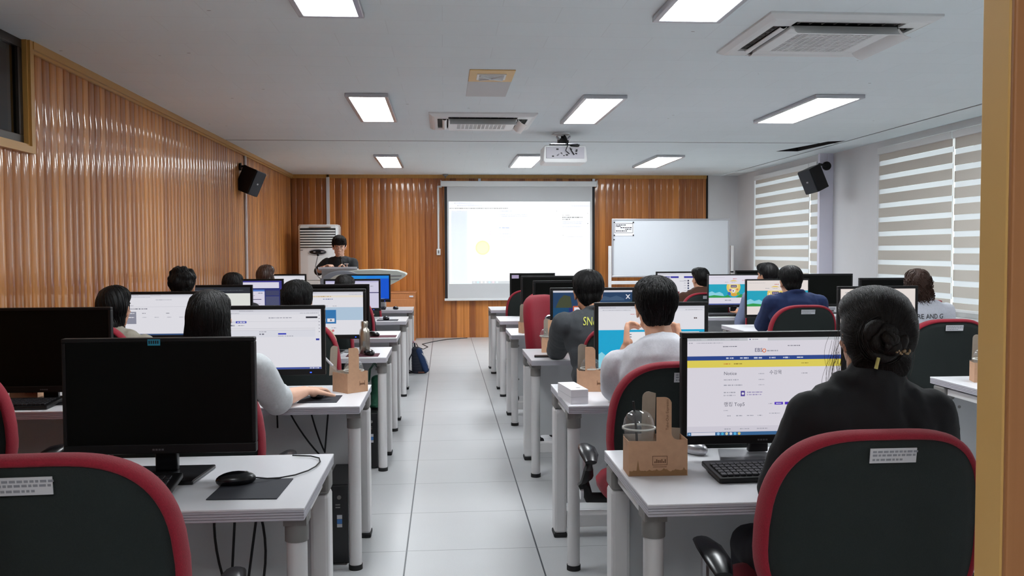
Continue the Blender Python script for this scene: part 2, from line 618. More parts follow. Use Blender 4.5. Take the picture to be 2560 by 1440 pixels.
def fluted(mb, axis, a0, a1, fixed, sgn, z0, z1, pitch=.1, depth=.012):
    """reeded boarding: shallow rounded flutes along an axis, from a0 to a1"""
    i0, i1 = math.floor(a0 / pitch + 1e-6), math.ceil(a1 / pitch - 1e-6)
    prof = [(0, 0), (.03, .0), (.05, .35), (.12, .68), (.25, .9), (.5, 1), (.75, .9), (.88, .68), (.95, .35), (.97, 0)]
    pts = []
    for i in range(i0, i1):
        for t, d in prof:
            a = (i + t) * pitch
            if a0 - 1e-6 <= a <= a1 + 1e-6: pts.append((a, d * depth))
    vs = []; fs = []
    for a, d in pts:
        for z in (z0, z1):
            vs.append((fixed + sgn * d, a, z) if axis == 1 else (a, fixed + sgn * d, z))
    for i in range(len(pts) - 1):
        fs.append((2 * i, 2 * i + 2, 2 * i + 3, 2 * i + 1))
    mb.add(vs, fs)


WIN_Y1 = 5.36
b = MB()
fluted(b, 1, YD, WIN_Y1 + .04, XL - .014, 1, 0, 1.955)
fluted(b, 1, WIN_Y1 + .04, YB, XL - .014, 1, 0, ZC)
b.box(XL - .12, XL - .016, YD, WIN_Y1 + .04, 0, 1.95)
b.box(XL - .12, XL - .016, WIN_Y1 + .04, YB + .1, 0, ZC)
o = b.build('wall_left', m_wallL, smooth=True); o['kind'] = 'structure'
b = MB()
fluted(b, 0, XL, 4.25, YB + .004, -1, 0, ZC, .1, .0035)
b.box(XL - .1, 4.25, YB + .016, YB + .15, 0, ZC)
o = b.build('wall_back', m_wallB, smooth=True); o['kind'] = 'structure'
struct('trim_5', MB().box(4.25, 4.275, YB - .02, YB + .1, 0, ZC), m_dark)
struct('wall_back_corner', MB().box(4.275, 5.1, YB - .005, YB + .15, 0, ZC), m_white)
# right wall, far part with window, column, near part with windows
b = MB()
b.box(XR1, 5.1, 13.52, YB, 0, ZC).box(XR1, 5.1, 11.06, 13.52, 0, .72).box(XR1, 5.1, 11.06, 13.52, 2.5, ZC)
struct('wall_right', b, m_white)
struct('wall_right_pier', MB().box(4.725, 5.1, 11.0, 11.06, 0, ZC), m_column)
W2 = (6.5, 9.76)
W3 = (2.1, 5.4)
b = MB()
for y0, y1 in ((YD, W3[0]), (W3[1], W2[0]), (W2[1], 11.0)):
    b.box(XR2, 5.1, y0, y1, 0, ZC)
for y0, y1 in (W2, W3):
    b.box(XR2, 5.1, y0, y1, 0, .72).box(XR2, 5.1, y0, y1, 2.52, ZC)
struct('wall_right_near', b, m_white)
# front wall with the doorway the picture is taken from
b = MB()
b.box(-2.5, -.68, YD - .055, YD - .005, 0, ZC).box(.80, 5.1, YD - .055, YD - .005, 0, ZC).box(-.68, .80, YD - .055, YD - .005, 2.3, ZC)
struct('wall_front', b, m_white)
b = MB()
b.box(.745, .93, YD - .062, YD, 0, 2.3)
b.box(-.80, -.66, YD - .062, YD, 0, 2.3).box(-.80, .93, YD - .062, YD, 2.24, 2.34)
struct('door_1', b, m_post, bevel=.003)
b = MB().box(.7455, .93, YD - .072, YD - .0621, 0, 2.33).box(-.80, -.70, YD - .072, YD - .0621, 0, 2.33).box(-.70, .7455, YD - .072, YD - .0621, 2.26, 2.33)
struct('trim_7', b, m_door_front, bevel=.003)  # thin front boards in a darker, redder tone than the frame
b = MB()
b.box(-2.6, -2.5, -2, YD - .05, 0, ZC).box(2.4, 2.5, -2, YD - .06, 0, ZC).box(-2.6, 2.5, -2.1, -2, 0, ZC)
struct('wall_corridor', b, m_white)
# trims along the ceiling
b = MB()
b.box(XL, XL + .035, WIN_Y1 + .04, YB, ZC - .045, ZC).box(XL, XL + .018, WIN_Y1 + .04, YB, ZC - .062, ZC - .045)
struct('trim_1', b, m_trim)
b = MB()
b.box(XL, 4.25, YB - .03, YB, ZC - .04, ZC).box(XL, 4.25, YB - .018, YB, ZC - .055, ZC - .04)
struct('trim_2', b, m_trim)
b = MB()
b.box(XL - .02, XL + .03, WIN_Y1, WIN_Y1 + .045, 1.945, ZC).box(XL - .02, XL + .03, YD, WIN_Y1 + .0, 1.945, 1.985)
b.box(XL - .02, XL + .015, WIN_Y1 - .012, WIN_Y1, 1.985, ZC).box(XL - .02, XL + .015, YD, WIN_Y1 - .012, 1.985, 1.997)
struct('trim_6', b, m_trim)

# windows
def window(name, y0, y1, z0, z1, x, posts, fm, pm, dx=.05):
    e = empty(name, (x, (y0 + y1) / 2, z0)); e['kind'] = 'structure'
    b = MB()
    cy = (y0 + y1) / 2
    t = .05
    b.box(-dx / 2, dx / 2, y0 - cy, y1 - cy, 0, t).box(-dx / 2, dx / 2, y0 - cy, y1 - cy, z1 - z0 - t, z1 - z0)
    b.box(-dx / 2, dx / 2, y0 - cy, y0 - cy + t, t, z1 - z0 - t).box(-dx / 2, dx / 2, y1 - cy - t, y1 - cy, t, z1 - z0 - t)
    for p in posts: b.box(-dx / 2, dx / 2, p - cy - .025, p - cy + .025, t, z1 - z0 - t)
    b.build('window_frame', fm, e, bevel=.003)
    MB().box(-.003, .003, y0 - cy + t, y1 - cy - t, t, z1 - z0 - t).build('window_pane', pm, e)
    return e


window('window_1', YD + .1, WIN_Y1 - .012, 1.997, ZC, XL - .03, (3.4, 4.4, 4.95), m_frame, m_tint, .04)
window('window_2', 11.06, 13.52, .72, 2.5, 5.0, (12.3,), m_alu, m_glass)
window('window_3', W2[0], W2[1], .72, 2.52, 5.0, (8.1,), m_alu, m_glass)
window('window_4', W3[0], W3[1], .72, 2.52, 5.0, (3.7,), m_alu, m_glass)
# dark box added behind the high interior window, sealing out sky light
b = MB()
b.box(-3.6, XL - .12, YD - .1, YD, 1.8, 2.8).box(-3.6, XL - .12, 5.6, 5.7, 1.8, 2.8).box(-3.7, -3.6, YD - .1, 5.7, 1.8, 2.8)
b.box(-3.7, XL - .12, YD - .1, 5.7, 1.75, 1.8).box(-3.7, XL - .02, YD - .1, 5.7, 2.75, 2.8).box(XL - .12, XL - .1, YD - .1, 5.7, ZC, 2.8)
struct('wall_light_block', b, m_dark)
for nm, y0, y1, x, z0, z1 in (('window_2', 11.06, 13.52, 5.08, .72, 2.5), ('window_3', W2[0], W2[1], 5.08, .72, 2.52), ('window_4', W3[0], W3[1], 5.08, .72, 2.52)):
    ld = bpy.data.lights.new('daylight_portal', 'AREA')
    ld.shape = 'RECTANGLE'; ld.size = y1 - y0; ld.size_y = z1 - z0
    ld.cycles.is_portal = True
    lo = bpy.data.objects.new('daylight_portal', ld)
    lo.matrix_world = Matrix(((0, 0, 1, x), (1, 0, 0, (y0 + y1) / 2), (0, 1, 0, (z0 + z1) / 2), (0, 0, 0, 1)))
    COL.objects.link(lo)


def blind(y0, y1, x, ztop, zbot, phase, label):
    e = empty('roller_blind', (x, (y0 + y1) / 2, ztop), 0, label, 'window blind', 'striped day-and-night blinds on the window wall')
    h = (y1 - y0) / 2
    MB().box(-.035, .03, -h, h, -.07, 0).build('headrail', m_acw, e, bevel=.008)
    b = MB()
    z = -.07
    zb = zbot - ztop + .03
    op, sh = .104, .052
    k = phase
    while z > zb:
        stripe = (k % (op + sh)) < op
        L = (op - k % (op + sh)) if stripe else (op + sh - k % (op + sh))
        z2 = max(z - L, zb)
        b.mi = 0 if stripe else 1
        x0 = -.008 if stripe else 0
        b.add([(x0, -h, z), (x0, h, z), (x0, h, z2), (x0, -h, z2)], [(0, 1, 2, 3)])
        k += L + 1e-6; z = z2
    b.build('blind_fabric', [m_blindo, m_sheer], e)
    MB().box(-.012, .012, -h, h, zb - .03, zb).build('bottom_rail', m_acw, e, bevel=.004)
    b = MB()
    b.tube([(-.03, h - .02, -.03), (-.035, h - .02, -1.0), (-.03, h - .02, -1.6)], .003, 6)
    b.build('pull_chain', m_acw, e)
    return e


blind(11.34, 13.36, 4.745, 2.5, .78, .05, 'wide striped taupe blind on the far window, next to the corner')
blind(11.07, 11.31, 4.745, 2.5, .78, .0, 'narrow striped taupe blind section beside the white pier on the far window')
blind(8.24, 9.69, 4.85, 2.5, .78, .03, 'striped taupe blind on the near window, just right of the white pier')
blind(6.6, 8.205, 4.85, 2.5, .78, .0, 'striped taupe blind on the near window, cut off by the wooden door post')
blind(3.78, 5.32, 4.85, 2.5, .78, .03, 'striped taupe blind on the window behind the door post, farther half')
blind(2.2, 3.74, 4.85, 2.5, .78, .0, 'striped taupe blind on the window behind the door post, nearer half')

# ================================================================ ceiling fittings
def ceiling_light(x, y0, y1, w, label, grp='rectangular ceiling light panels'):
    e = empty('ceiling_light', (x, (y0 + y1) / 2, ZC), 0, label, 'ceiling light', grp)
    h = (y1 - y0) / 2
    w2 = w / 2
    b = MB()
    f = .03
    b.box(-w2, w2, -h, -h + f, -.03, 0).box(-w2, w2, h - f, h, -.03, 0).box(-w2, -w2 + f, -h + f, h - f, -.03, 0).box(w2 - f, w2, -h + f, h - f, -.03, 0)
    b.build('light_frame', m_silver, e, bevel=.004)
    MB().box(-w2 + f, w2 - f, -h + f, h - f, -.026, -.005).build('diffuser', m_lamp, e)
    return e


ceiling_light(-.56, 3.35, 4.66, .33, 'lit ceiling panel at the top edge of the photo, left of centre')
ceiling_light(1.27, 3.35, 4.65, .36, 'lit ceiling panel at the top edge of the photo, nearest the big ceiling air conditioner')
ceiling_light(-.585, 6.98, 8.34, .33, 'lit ceiling panel left of the small ceiling air conditioner, middle row')
ceiling_light(1.265, 6.96, 8.38, .345, 'lit ceiling panel in the middle row, in front of the projector')
ceiling_light(3.1, 6.84, 8.26, .4, 'lit ceiling panel in the middle row, nearest the windows')
ceiling_light(-.715, 11.33, 12.85, .31, 'far small lit ceiling panel near the left wall')
ceiling_light(1.1, 11.22, 12.79, .35, 'far small lit ceiling panel just left of the projector')
ceiling_light(2.88, 11.24, 12.73, .37, 'far small lit ceiling panel nearest the windows')
ceiling_light(3.1, 3.2, 4.2, .38, 'lit ceiling panel near the door, nearest the windows')
ceiling_light(.0, -1.1, -.2, .5, 'added light panel in the unseen corridor, brightening the doorway and near desks')  # extra lamp out of view, added to brighten near desks and door frame


def cassette(x, y, s, label, style):
    e = empty('ceiling_air_conditioner', (x, y, ZC), 0, label, 'air conditioner', 'ceiling cassette air conditioners')
    h = s / 2
    b = MB()
    # sloping outer frame as a ring
    def ring(r, z): return [V((-r, -r, z)), V((r, -r, z)), V((r, r, z)), V((-r, r, z))]
    rings = [ring(h, 0), ring(h, -.012), ring(h - .03, -.03), ring(h - .045, -.034)]
    vs = sum(rings, []); fs = []
    for i in range(3):
        for k in range(4): fs.append((4 * i + k, 4 * i + (k + 1) % 4, 4 * i + 4 + (k + 1) % 4, 4 * i + 4 + k))
    b.add(vs, fs)
    a = h - .045
    c = s * .32
    # plate around the slots
    for sx in (-1, 1):
        for sy in (-1, 1):
            x0, x1 = sorted((sx * c, sx * a)); y0, y1 = sorted((sy * c, sy * a))
            b.box(x0, x1, y0, y1, -.034, -.02)
    for (x0, x1, y0, y1) in ((-c, c, a - .03, a), (-c, c, -a, -a + .03), (-a, -a + .03, -c, c), (a - .03, a, -c, c)):
        b.box(x0, x1, y0, y1, -.034, -.02)
    b.build('outer_panel', m_acw, e, bevel=.002)
    b = MB().box(-a, a, -a, a, -.004, 0)
    b.build('slot_recess', m_dark, e)
    # fins in the slots
    for k in range(4):
        T = Matrix.Rotation(k * PI / 2, 4, 'Z')
        b = MB()
        for i in range(9):
            xx = -c + .03 + i * (2 * c - .06) / 8
            b.box(xx - .003, xx + .003, c + .02, a - .035, -.028, -.006, T)
        b.box(-c + .02, c - .02, (c + a) / 2 - .01, (c + a) / 2 - .006, -.027, -.007, T)
        b.build('slot_fins', m_acg, e)
    for k in range(4):
        T = Matrix.Rotation(k * PI / 2, 4, 'Z')
        ang, fr_ = {0: (.04, 1), 1: (.1, .42), 2: (.72, .9), 3: (.6, .9)}[k]
        b = MB()
        R = T @ Matrix.Translation((0, c + .012, -.036)) @ Matrix.Rotation(-ang, 4, 'X')
        pts = []
        for i in range(7):
            t = i / 6
            pts.append((t * (a - c - .03) * fr_, -.010 * math.sin(PI * t)))
        for i in range(6):
            pass
        poly = pts + [(p[0], p[1] + .004) for p in reversed(pts)]
        vs = [R @ V((-c * .96, p[0], p[1])) for p in poly] + [R @ V((c * .96, p[0], p[1])) for p in poly]
        n = len(poly)
        b.add(vs, [tuple(range(n)), tuple(range(2 * n - 1, n - 1, -1))] + [(i, (i + 1) % n, n + (i + 1) % n, n + i) for i in range(n)])
        b.build('air_vane', m_acw, e, smooth=True)
    # centre panel with perforated grille
    b = MB()
    g = c * .74
    for (x0, x1, y0, y1) in ((-c, c, g, c), (-c, c, -c, -g), (-c, -g, -g, g), (g, c, -g, g)):
        b.box(x0, x1, y0, y1, -.05, -.03)
    b.build('centre_panel', m_acw, e, bevel=.004)
    b = MB()
    nx, ny = 12, 16
    for i in range(nx + 1):
        xx = -g + 2 * g * i / nx
        b.box(xx - .004, xx + .004, -g, g, -.049, -.042)
    for j in range(ny + 1):
        yy = -g + 2 * g * j / ny
        b.box(-g, g, yy - .005, yy + .005, -.048, -.041)
    for i in range(nx):
        for j in range(ny):
            if random.random() < .35:
                b.box(-g + 2 * g * i / nx, -g + 2 * g * (i + 1) / nx, -g + 2 * g * j / ny, -g + 2 * g * (j + 1) / ny, -.045, -.043)
    b.build('grille', m_acw, e)
    MB().box(-g, g, -g, g, -.036, -.034).build('air_filter', m_acg, e)
    return e


cassette(.355, 8.37, .96, 'white ceiling air conditioner in the middle of the ceiling, in front of the projector', 0)
cassette(2.13, 4.96, .92, 'large white ceiling air conditioner at upper right, nearest the door post', 1)

e = empty('ceiling_vent', (.335, 6.77, ZC), 0, 'old yellowed ceiling vent cover with grey patch board behind it', 'ceiling vent')
MB().box(-.155, .155, -.73, -.33, -.008, 0).build('vent_cover', m_vent_yel, e, bevel=.004)
b = MB()
b.box(-.10, .10, -.62, -.43, -.014, -.008)
for i in range(5): b.box(-.085, .085, -.605 + i * .036, -.595 + i * .036, -.02, -.014)
b.tube([(-.08, -.6, -.02), (0, -.525, -.026), (.08, -.45, -.02)], .006, 6).tube([(.08, -.6, -.02), (0, -.525, -.026), (-.08, -.45, -.02)], .006, 6)
b.build('vent_louvre', m_acw, e)
MB().box(-.155, .155, -.33, .3, -.004, 0).build('patch_board', mat('patch_paint', srgb(206, 206, 206), .8), e)

e = empty('smoke_detector', (.03, 14.16, ZC), 0, 'small round detector on the ceiling above the projection screen', 'detector')
MB().lathe([(0, 0), (.045, 0), (.045, -.012), (.03, -.03), (.012, -.036), (.01, -.055), (.018, -.06), (0, -.062)], n=20).build('detector_body', m_cap, e, smooth=True)

# projector
PX, PY = 1.235, 9.25
e = empty('projector', (PX, PY, 2.27), 0, 'white ceiling-mounted projector with cables hanging on its back', 'projector')
b = MB()
b.prism([(-.21, .0), (.21, 0), (.225, .02), (.225, .045), (.215, .165), (.205, .178), (-.205, .178), (-.215, .165), (-.225, .045), (-.225, .02)], -.17, .17)
b.build('projector_body', m_acw, e, bevel=.01)
MB().box(-.195, .195, -.178, -.168, .045, .16).build('connector_panel', m_edge, e, bevel=.003)
b = MB()
for i in range(14):
    x, z = -.17 + random.random() * .34, .06 + random.random() * .08
    s = .004 + random.random() * .008
    b.box(x - s, x + s, -.182, -.177, z - s * .6, z + s * .6)
b.build('connector_ports', m_black, e)
T = Matrix.Rotation(-PI / 2, 4, 'X')
MB().lathe([(0, .16), (.045, .16), (.05, .175), (.05, .2), (.04, .2), (.036, .19), (0, .185)], (-.09, 0, .08), 24, T).build('lens', m_blackg, e, smooth=True)
b = MB()
b.lathe([(0, 0), (.09, 0), (.09, -.015), (.05, -.03), (0, -.03)], (-.02, .0, ZC - 2.27), 24)
b.build('mount_plate', m_acw, e, smooth=True)
b = MB()
b.tube([(0, 0, .30), (0, 0, .24)], .022, 12).box(-.055, .055, -.035, .035, .2, .265).box(-.11, .11, -.008, .008, .19, .2)
for sx in (-1, 1):
    for sy in (-1, 1):
        b.tube([(sx * .05, sy * .02, .2), (sx * .15, sy * .12, .185), (sx * .16, sy * .13, .172)], .008, 8)
b.build('mount_arm', m_black, e, bevel=.002)
b = MB()
for sx in (-1, 1): b.tube([(sx * .075, -.03, .285), (sx * .04, -.03, .25)], .014, 8)
b.tube([(-.14, -.11, .2), (.14, -.11, .2)], .006, 6)
b.build('mount_bolts', m_chrome, e, smooth=True)
b = MB()
b.tube([(.0, -.04, .31), (.02, -.08, .27), (.03, -.13, .2), (.06, -.2, .12), (.09, -.19, .08)], .006, 8)
b.tube([(.0, -.04, .31), (.015, -.1, .24), (.02, -.2, .17), (.0, -.21, .12), (.04, -.19, .09)], .005, 8)
b.tube([(.01, -.06, .2), (.06, -.18, .17), (.12, -.2, .165), (.14, -.17, .17)], .006, 8)
b.build('cable', m_rubber, e, smooth=True)
b = MB()
b.tube([(-.02, -.1, .29), (-.1, -.12, .3), (-.12, -.05, .3), (-.06, .02, .31)], .004, 6)
b.build('coiled_wire', m_acw, e, smooth=True)

# ================================================================ on the walls
# speakers
def speaker(loc, side, label, wall_pt):
    e = empty('wall_speaker', loc, 0, label, 'speaker', 'black wall speakers')
    R = Matrix.Rotation(side * math.radians(23), 4, 'Y') @ Matrix.Rotation(side * math.radians(72), 4, 'Z')
    b = MB()
    pts = [(-.115, -.10), (.115, -.10), (.085, .10), (-.085, .10)]
    b.prism(pts, -.15, .15, 'xy', R)
    b.build('cabinet', m_black, e, bevel=.006)
    b = MB().box(-.108, .108, -.112, -.101, -.142, .142, R)
    b.build('grille', mat('speaker_grille', srgb(40, 44, 52), .7, bump=.6, bscale=900), e, bevel=.004)
    MB().box(-.015, .015, -.115, -.112, -.012, .006, R).build('badge', m_silver, e)
    d = V(wall_pt) - V(loc)
    b = MB()
    mid = V((d.x * .45, d.y * .5, d.z + .01))
    b.tube([d, mid, (0, .0, .06)], .016, 10)
    b.build('bracket_arm', m_black, e, smooth=True)
    b = MB()
    if side > 0: b.tube([d + V((-.006, 0, 0)), d + V((.016, 0, 0))], .045, 20)
    else: b.tube([d + V((0, .01, 0)), d + V((0, -.014, 0))], .055, 20)
    b.build('wall_plate', m_black, e)
    return e


p = at(624, 452, Y=10.75)
speaker(p, 1, 'black tilted speaker bracketed to the wood-panelled wall on the left', (XL + .006, 10.75, at(597, 416, X=XL)[2]))
p = at(2035, 448, Y=10.72)
speaker(p, -1, 'black tilted speaker bracketed to the white pier between the windows', (at(2066, 415, Y=10.99)[0], 10.986, at(2066, 415, Y=10.99)[2]))
b = MB().tube([(4.83, 10.99, 2.589), (4.82, 10.985, 2.5), (4.80, 10.985, 2.42)], .005, 6)
tag(b.build('speaker_cable', m_column, smooth=True), 'thin pale cable running from the ceiling to the right speaker', 'cable')
# conduits
b = MB().box(XL, XL + .022, 10.985, 11.02, 0, ZC - .06)
tag(b.build('conduit', m_white, bevel=.003), 'thin white cable conduit running up the left panelled wall', 'conduit')
b = MB().box(-1.835, -1.785, YB - .03, YB, 0, ZC - .0)
tag(b.build('conduit', m_white, bevel=.004), 'grey white conduit above the standing air conditioner on the back wall', 'conduit')

# projection screen
def items_mesh(x0, x1, z0, z1, y, items, dy=-.0003):
    """flat page drawn from top-left 0..1 coordinates on the plane y, each item a hair in front of the last"""
    b = MB()
    W, H = x1 - x0, z1 - z0
    yy = y
    X = lambda u: x0 + u * W
    Z = lambda v: z1 - v * H
    for it in items:
        k = it[0]
        if k == 'r':
            _, u0, v0, u1, v1, c = it; b.col = c
            b.add([(X(u0), yy, Z(v0)), (X(u1), yy, Z(v0)), (X(u1), yy, Z(v1)), (X(u0), yy, Z(v1))], [(0, 1, 2, 3)])
        elif k == 'c':
            _, u, v, r, c = it[:5]; b.col = c
            ry = r * (it[5] if len(it) > 5 else 1)
            b.add([(X(u) + r * W * math.cos(a * PI / 12), yy, Z(v) + ry * W * math.sin(a * PI / 12)) for a in range(24)], [tuple(range(24))])
        elif k == 'p':
            _, pts, c = it; b.col = c
            b.add([(X(u), yy, Z(v)) for u, v in pts], [tuple(range(len(pts)))])
        elif k == 'l':   # a line of small illegible print
            _, u0, v, u1, h, c = it; b.col = c
            u = u0
            while u < u1:
                L = min(random.uniform(.5, 2.6) * h, u1 - u)
                hh = h * random.uniform(.65, 1) / 2 * W / H
                b.add([(X(u), yy, Z(v - hh)), (X(u + L), yy, Z(v - hh)), (X(u + L), yy, Z(v + hh)), (X(u), yy, Z(v + hh))], [(0, 1, 2, 3)])
                u += L + h * random.uniform(.25, .8)
        elif k == 't':
            _, u, v, size, s, c = it[:6]; b.col = c
            text_on(b, s, (X(u), yy, Z(v)), (1, 0, 0), (0, 0, 1), size * W, it[6] if len(it) > 6 else 'LEFT')
        yy += dy
    return b


def C_(r, g, b_): return srgb(r, g, b_)


WHT = C_(244, 243, 250)
GRY = C_(176, 176, 188)
DGR = C_(122, 122, 136)
sx0, sx1 = -.035, 2.435
e = empty('projection_screen', (1.2, YB - .08, .6), 0, 'white pull-down projection screen showing a bright web page', 'projection screen')
def L(mb, name, m, **k): return mb.build(name, m, e, off=(1.2, YB - .08, .6), **k)
b = MB().box(sx0, sx1, YB - .13, YB - .03, 2.40, 2.485)
L(b, 'screen_housing', m_acw, bevel=.008)
b = MB().box(sx0 - .012, sx0, YB - .135, YB - .025, 2.39, 2.50).box(sx1, sx1 + .012, YB - .135, YB - .025, 2.39, 2.50)
L(b, 'housing_end_caps', m_white, bevel=.004)
b = MB()
b.mi = 0; b.box(.055, 2.37, YB - .082, YB - .078, .63, 2.41)
b.mi = 1; b.box(.012, .055, YB - .082, YB - .078, .63, 2.41).box(2.37, 2.41, YB - .082, YB - .078, .63, 2.41)
L(b, 'screen_fabric', [m_scrfab, m_blackink])
b = MB().box(.005, 2.42, YB - .095, YB - .065, .595, .632)
L(b, 'bottom_bar', m_acw, bevel=.005)
ix0, ix1, iz0, iz1 = .08, 2.335, .905, 2.165
P1 = (1.0, 1.0, 1.0, 1); PT = C_(236, 241, 252); PG = C_(205, 212, 235); PK = C_(120, 124, 150)
it = [('r', 0, 0, 1, 1, P1), ('r', 0, .02, 1, .035, C_(246, 248, 255)), ('r', .015, .13, .13, 1, C_(228, 237, 250)),
      ('r', .67, .135, .785, 1, C_(244, 247, 255)), ('r', .0, .11, 1, .113, PT), ('r', .13, .755, .67, .762, C_(226, 230, 245)),
      ('l', .04, .02, .15, .006, PG), ('c', .043, .02, .003, PK), ('l', .06, .052, .24, .006, PG), ('c', .063, .052, .003, PK),
      ('l', .005, .086, .42, .006, PK), ('l', .02, .12, .14, .006, PG), ('l', .35, .12, .46, .007, PG), ('c', .76, .12, .003, PK),
      ('l', .86, .055, 1.0, .006, PG), ('l', .35, .165, .56, .006, PG), ('l', .35, .185, .56, .006, PG),
      ('c', .29, .395, .009, C_(225, 200, 235), .012 / .009), ('c', .29, .395, .006, P1), ('l', .35, .33, .43, .013, PG)]
for i, (v, u) in enumerate(((.37, .43), (.405, .44), (.445, .46), (.485, .475))):
    it += [('l', .352, v, u, .006, PG), ('l', .60, v, .615, .006, PG), ('l', .352, v + .018, u - .01, .004, C_(228, 232, 245))]
it += [('c', .236, .58, .051, C_(252, 238, 170)), ('c', .236, .58, .041, C_(253, 243, 190)),
       ('l', .80, .145, .87, .005, PG), ('c', .805, .172, .003, PK), ('l', .82, .172, .85, .006, PK), ('l', .80, .2, .945, .009, C_(70, 72, 90)),
       ('l', .80, .225, .86, .009, C_(70, 72, 90)), ('l', .80, .258, .945, .006, PG), ('l', .80, .278, .935, .006, PG), ('l', .80, .315, .94, .006, PG),
       ('r', .795, .405, .955, .445, C_(190, 200, 214)), ('r', .797, .408, .953, .442, P1), ('c', .806, .426, .003, PK),
       ('c', .982, .15, .003, PK), ('c', .982, .21, .003, PG), ('c', .982, .27, .003, PG), ('c', .982, .28, .004, PK), ('c', .982, .33, .003, PG)]
def shown(items):   # the page as thrown on the fabric: room light on the fabric adds to every colour
    f = lambda c: tuple(max(0.0, (x - .33) / .67) for x in c[:3]) + (1,)
    return [tuple(f(x) if isinstance(x, tuple) and len(x) == 4 and not isinstance(x[0], tuple) else x for x in k) for k in items]


b = items_mesh(ix0, ix1, iz0, iz1, YB - .083, shown(it))
L(b, 'projected_page', m_proj)
it = [('r', 0, 0, .16, 1, C_(236, 244, 252)), ('r', .16, 0, 1, 1, C_(196, 200, 202)), ('l', .012, .5, .04, .006, PG)]
for i, c in enumerate((C_(214, 218, 222), C_(190, 226, 246), C_(245, 232, 226), C_(255, 255, 255), C_(200, 226, 255), C_(245, 214, 220), C_(226, 248, 255))):
    it.append(('c', .175 + i * .027, .45, .007, c))
b = items_mesh(ix0, ix1, .862, .905, YB - .083, shown(it))
L(b, 'projected_taskbar', m_proj)
e2 = empty('screen_switch', (-.085, YB, 1.37), 0, 'white wall switch on a cable strip left of the projection screen', 'switch')
MB().box(-.03, .03, -.04, 0, -.05, .05).build('switch_box', m_acw, e2, bevel=.005)
MB().box(-.012, .012, -.046, -.04, -.025, .025).build('rocker', m_cap, e2, bevel=.002)
MB().box(-.015, .015, -.02, 0, .05, 1.04).box(-.015, .06, -.02, 0, 1.02, 1.05).build('cable_strip', m_acw, e2, bevel=.003)

# small pipe clips above the screen
b = MB()
for x in (.57, 2.40): b.box(x - .02, x + .02, YB - .05, YB - .0, 2.485, 2.53)
tag(b.build('screen_bracket', m_silver), 'small metal hanging brackets above the projection screen housing', 'bracket')

# whiteboard on a stand
e = empty('whiteboard', (3.43, 13.4, 0), 0, 'blank white board on a white stand with a note in its corner', 'whiteboard')
def L(mb, name, m, **k): return mb.build(name, m, e, off=(3.43, 13.4, 0), **k)
bx0, bx1, bz0, bz1 = 2.53, 4.345, .975, 1.86
L(MB().box(bx0 + .02, bx1 - .02, 13.39, 13.41, bz0 + .02, bz1 - .02), 'board_panel', m_wb)
b = MB().box(bx0, bx1, 13.38, 13.42, bz1 - .025, bz1).box(bx0, bx1, 13.38, 13.42, bz0, bz0 + .025).box(bx0, bx0 + .025, 13.38, 13.42, bz0 + .025, bz1 - .025).box(bx1 - .025, bx1, 13.38, 13.42, bz0 + .025, bz1 - .025)
L(b, 'board_frame', m_silver, bevel=.004)
for x in (2.50, 4.385):
    b = MB().box(x - .022, x + .022, 13.38, 13.42, .06, 1.45)
    L(b, 'post', m_leg, bevel=.004)
    b = MB().box(x - .025, x + .025, 13.1, 13.7, .04, .09)
    L(b, 'foot', m_leg, bevel=.005)
L(MB().box(2.52, 4.36, 13.375, 13.425, .87, .92), 'crossbar', m_leg, bevel=.004)
b = MB().tube([(4.36, 13.36, 1.05), (4.36, 13.33, 1.05), (4.385, 13.33, 1.05)], .012, 10)
L(b, 'clamp_knob', m_black)
e = empty('paper_note', (2.57, 13.38, 1.62), 0, 'printed paper note held by magnets on the white board', 'note')
def L(mb, name, m, **k): return mb.build(name, m, e, off=(2.57, 13.38, 1.62), **k)
L(MB().box(2.56, 2.86, 13.384, 13.387, 1.60, 1.81), 'sheet', m_card)
b = MB()
for (x0, x1, z0, z1) in ((2.57, 2.85, 1.785, 1.79), (2.57, 2.85, 1.645, 1.65), (2.57, 2.575, 1.65, 1.785), (2.845, 2.85, 1.65, 1.785)):
    b.box(x0, x1, 13.382, 13.384, z0, z1)
for z, u0, u1 in ((1.765, 2.59, 2.74), (1.745, 2.59, 2.66), (1.725, 2.66, 2.83), (1.70, 2.73, 2.83), (1.675, 2.59, 2.76)):
    u = u0
    while u < u1:
        l_ = random.uniform(.01, .03); b.box(u, min(u + l_, u1), 13.382, 13.384, z - .007, z + .007); u += l_ + .008
L(b, 'print', m_blackink)
for x, z in ((2.565, 1.805), (2.855, 1.805), (2.565, 1.61), (2.855, 1.61), (2.56, 1.545)):
    b = MB().tube([(x, 13.384, z), (x, 13.374, z)], .011, 12)
    L(b, 'magnet', m_blackink)

# standing air conditioner
e = empty('standing_air_conditioner', (-1.87, 13.75, 0), 0, 'tall white standing air conditioner behind the lecturer', 'air conditioner')
b = MB()
def rp(hw, y0, y1, z):  # rounded front outline at height z
    pts = []
    for k in range(13):
        a = PI + PI * k / 12
        pts.append((hw * (1 if abs(math.cos(a)) > .98 else 1) * math.copysign(abs(math.cos(a)) ** .35, math.cos(a)), y0 + (-abs(math.sin(a)) ** .5) * .05))
    return pts
out = [(-.3, -.15), (-.29, -.19), (-.26, -.215), (-.15, -.235), (0, -.245), (.15, -.235), (.26, -.215), (.29, -.19), (.3, -.15), (.3, .15), (-.3, .15)]
b.prism(out, 0, .95, 'xy')
b.prism([(x * .995, y * .99) for x, y in out], .955, 1.765, 'xy')
b.prism([(x * .97, y * .96) for x, y in out], 1.765, 1.785, 'xy')
b.build('housing', m_acw, e, bevel=.008)
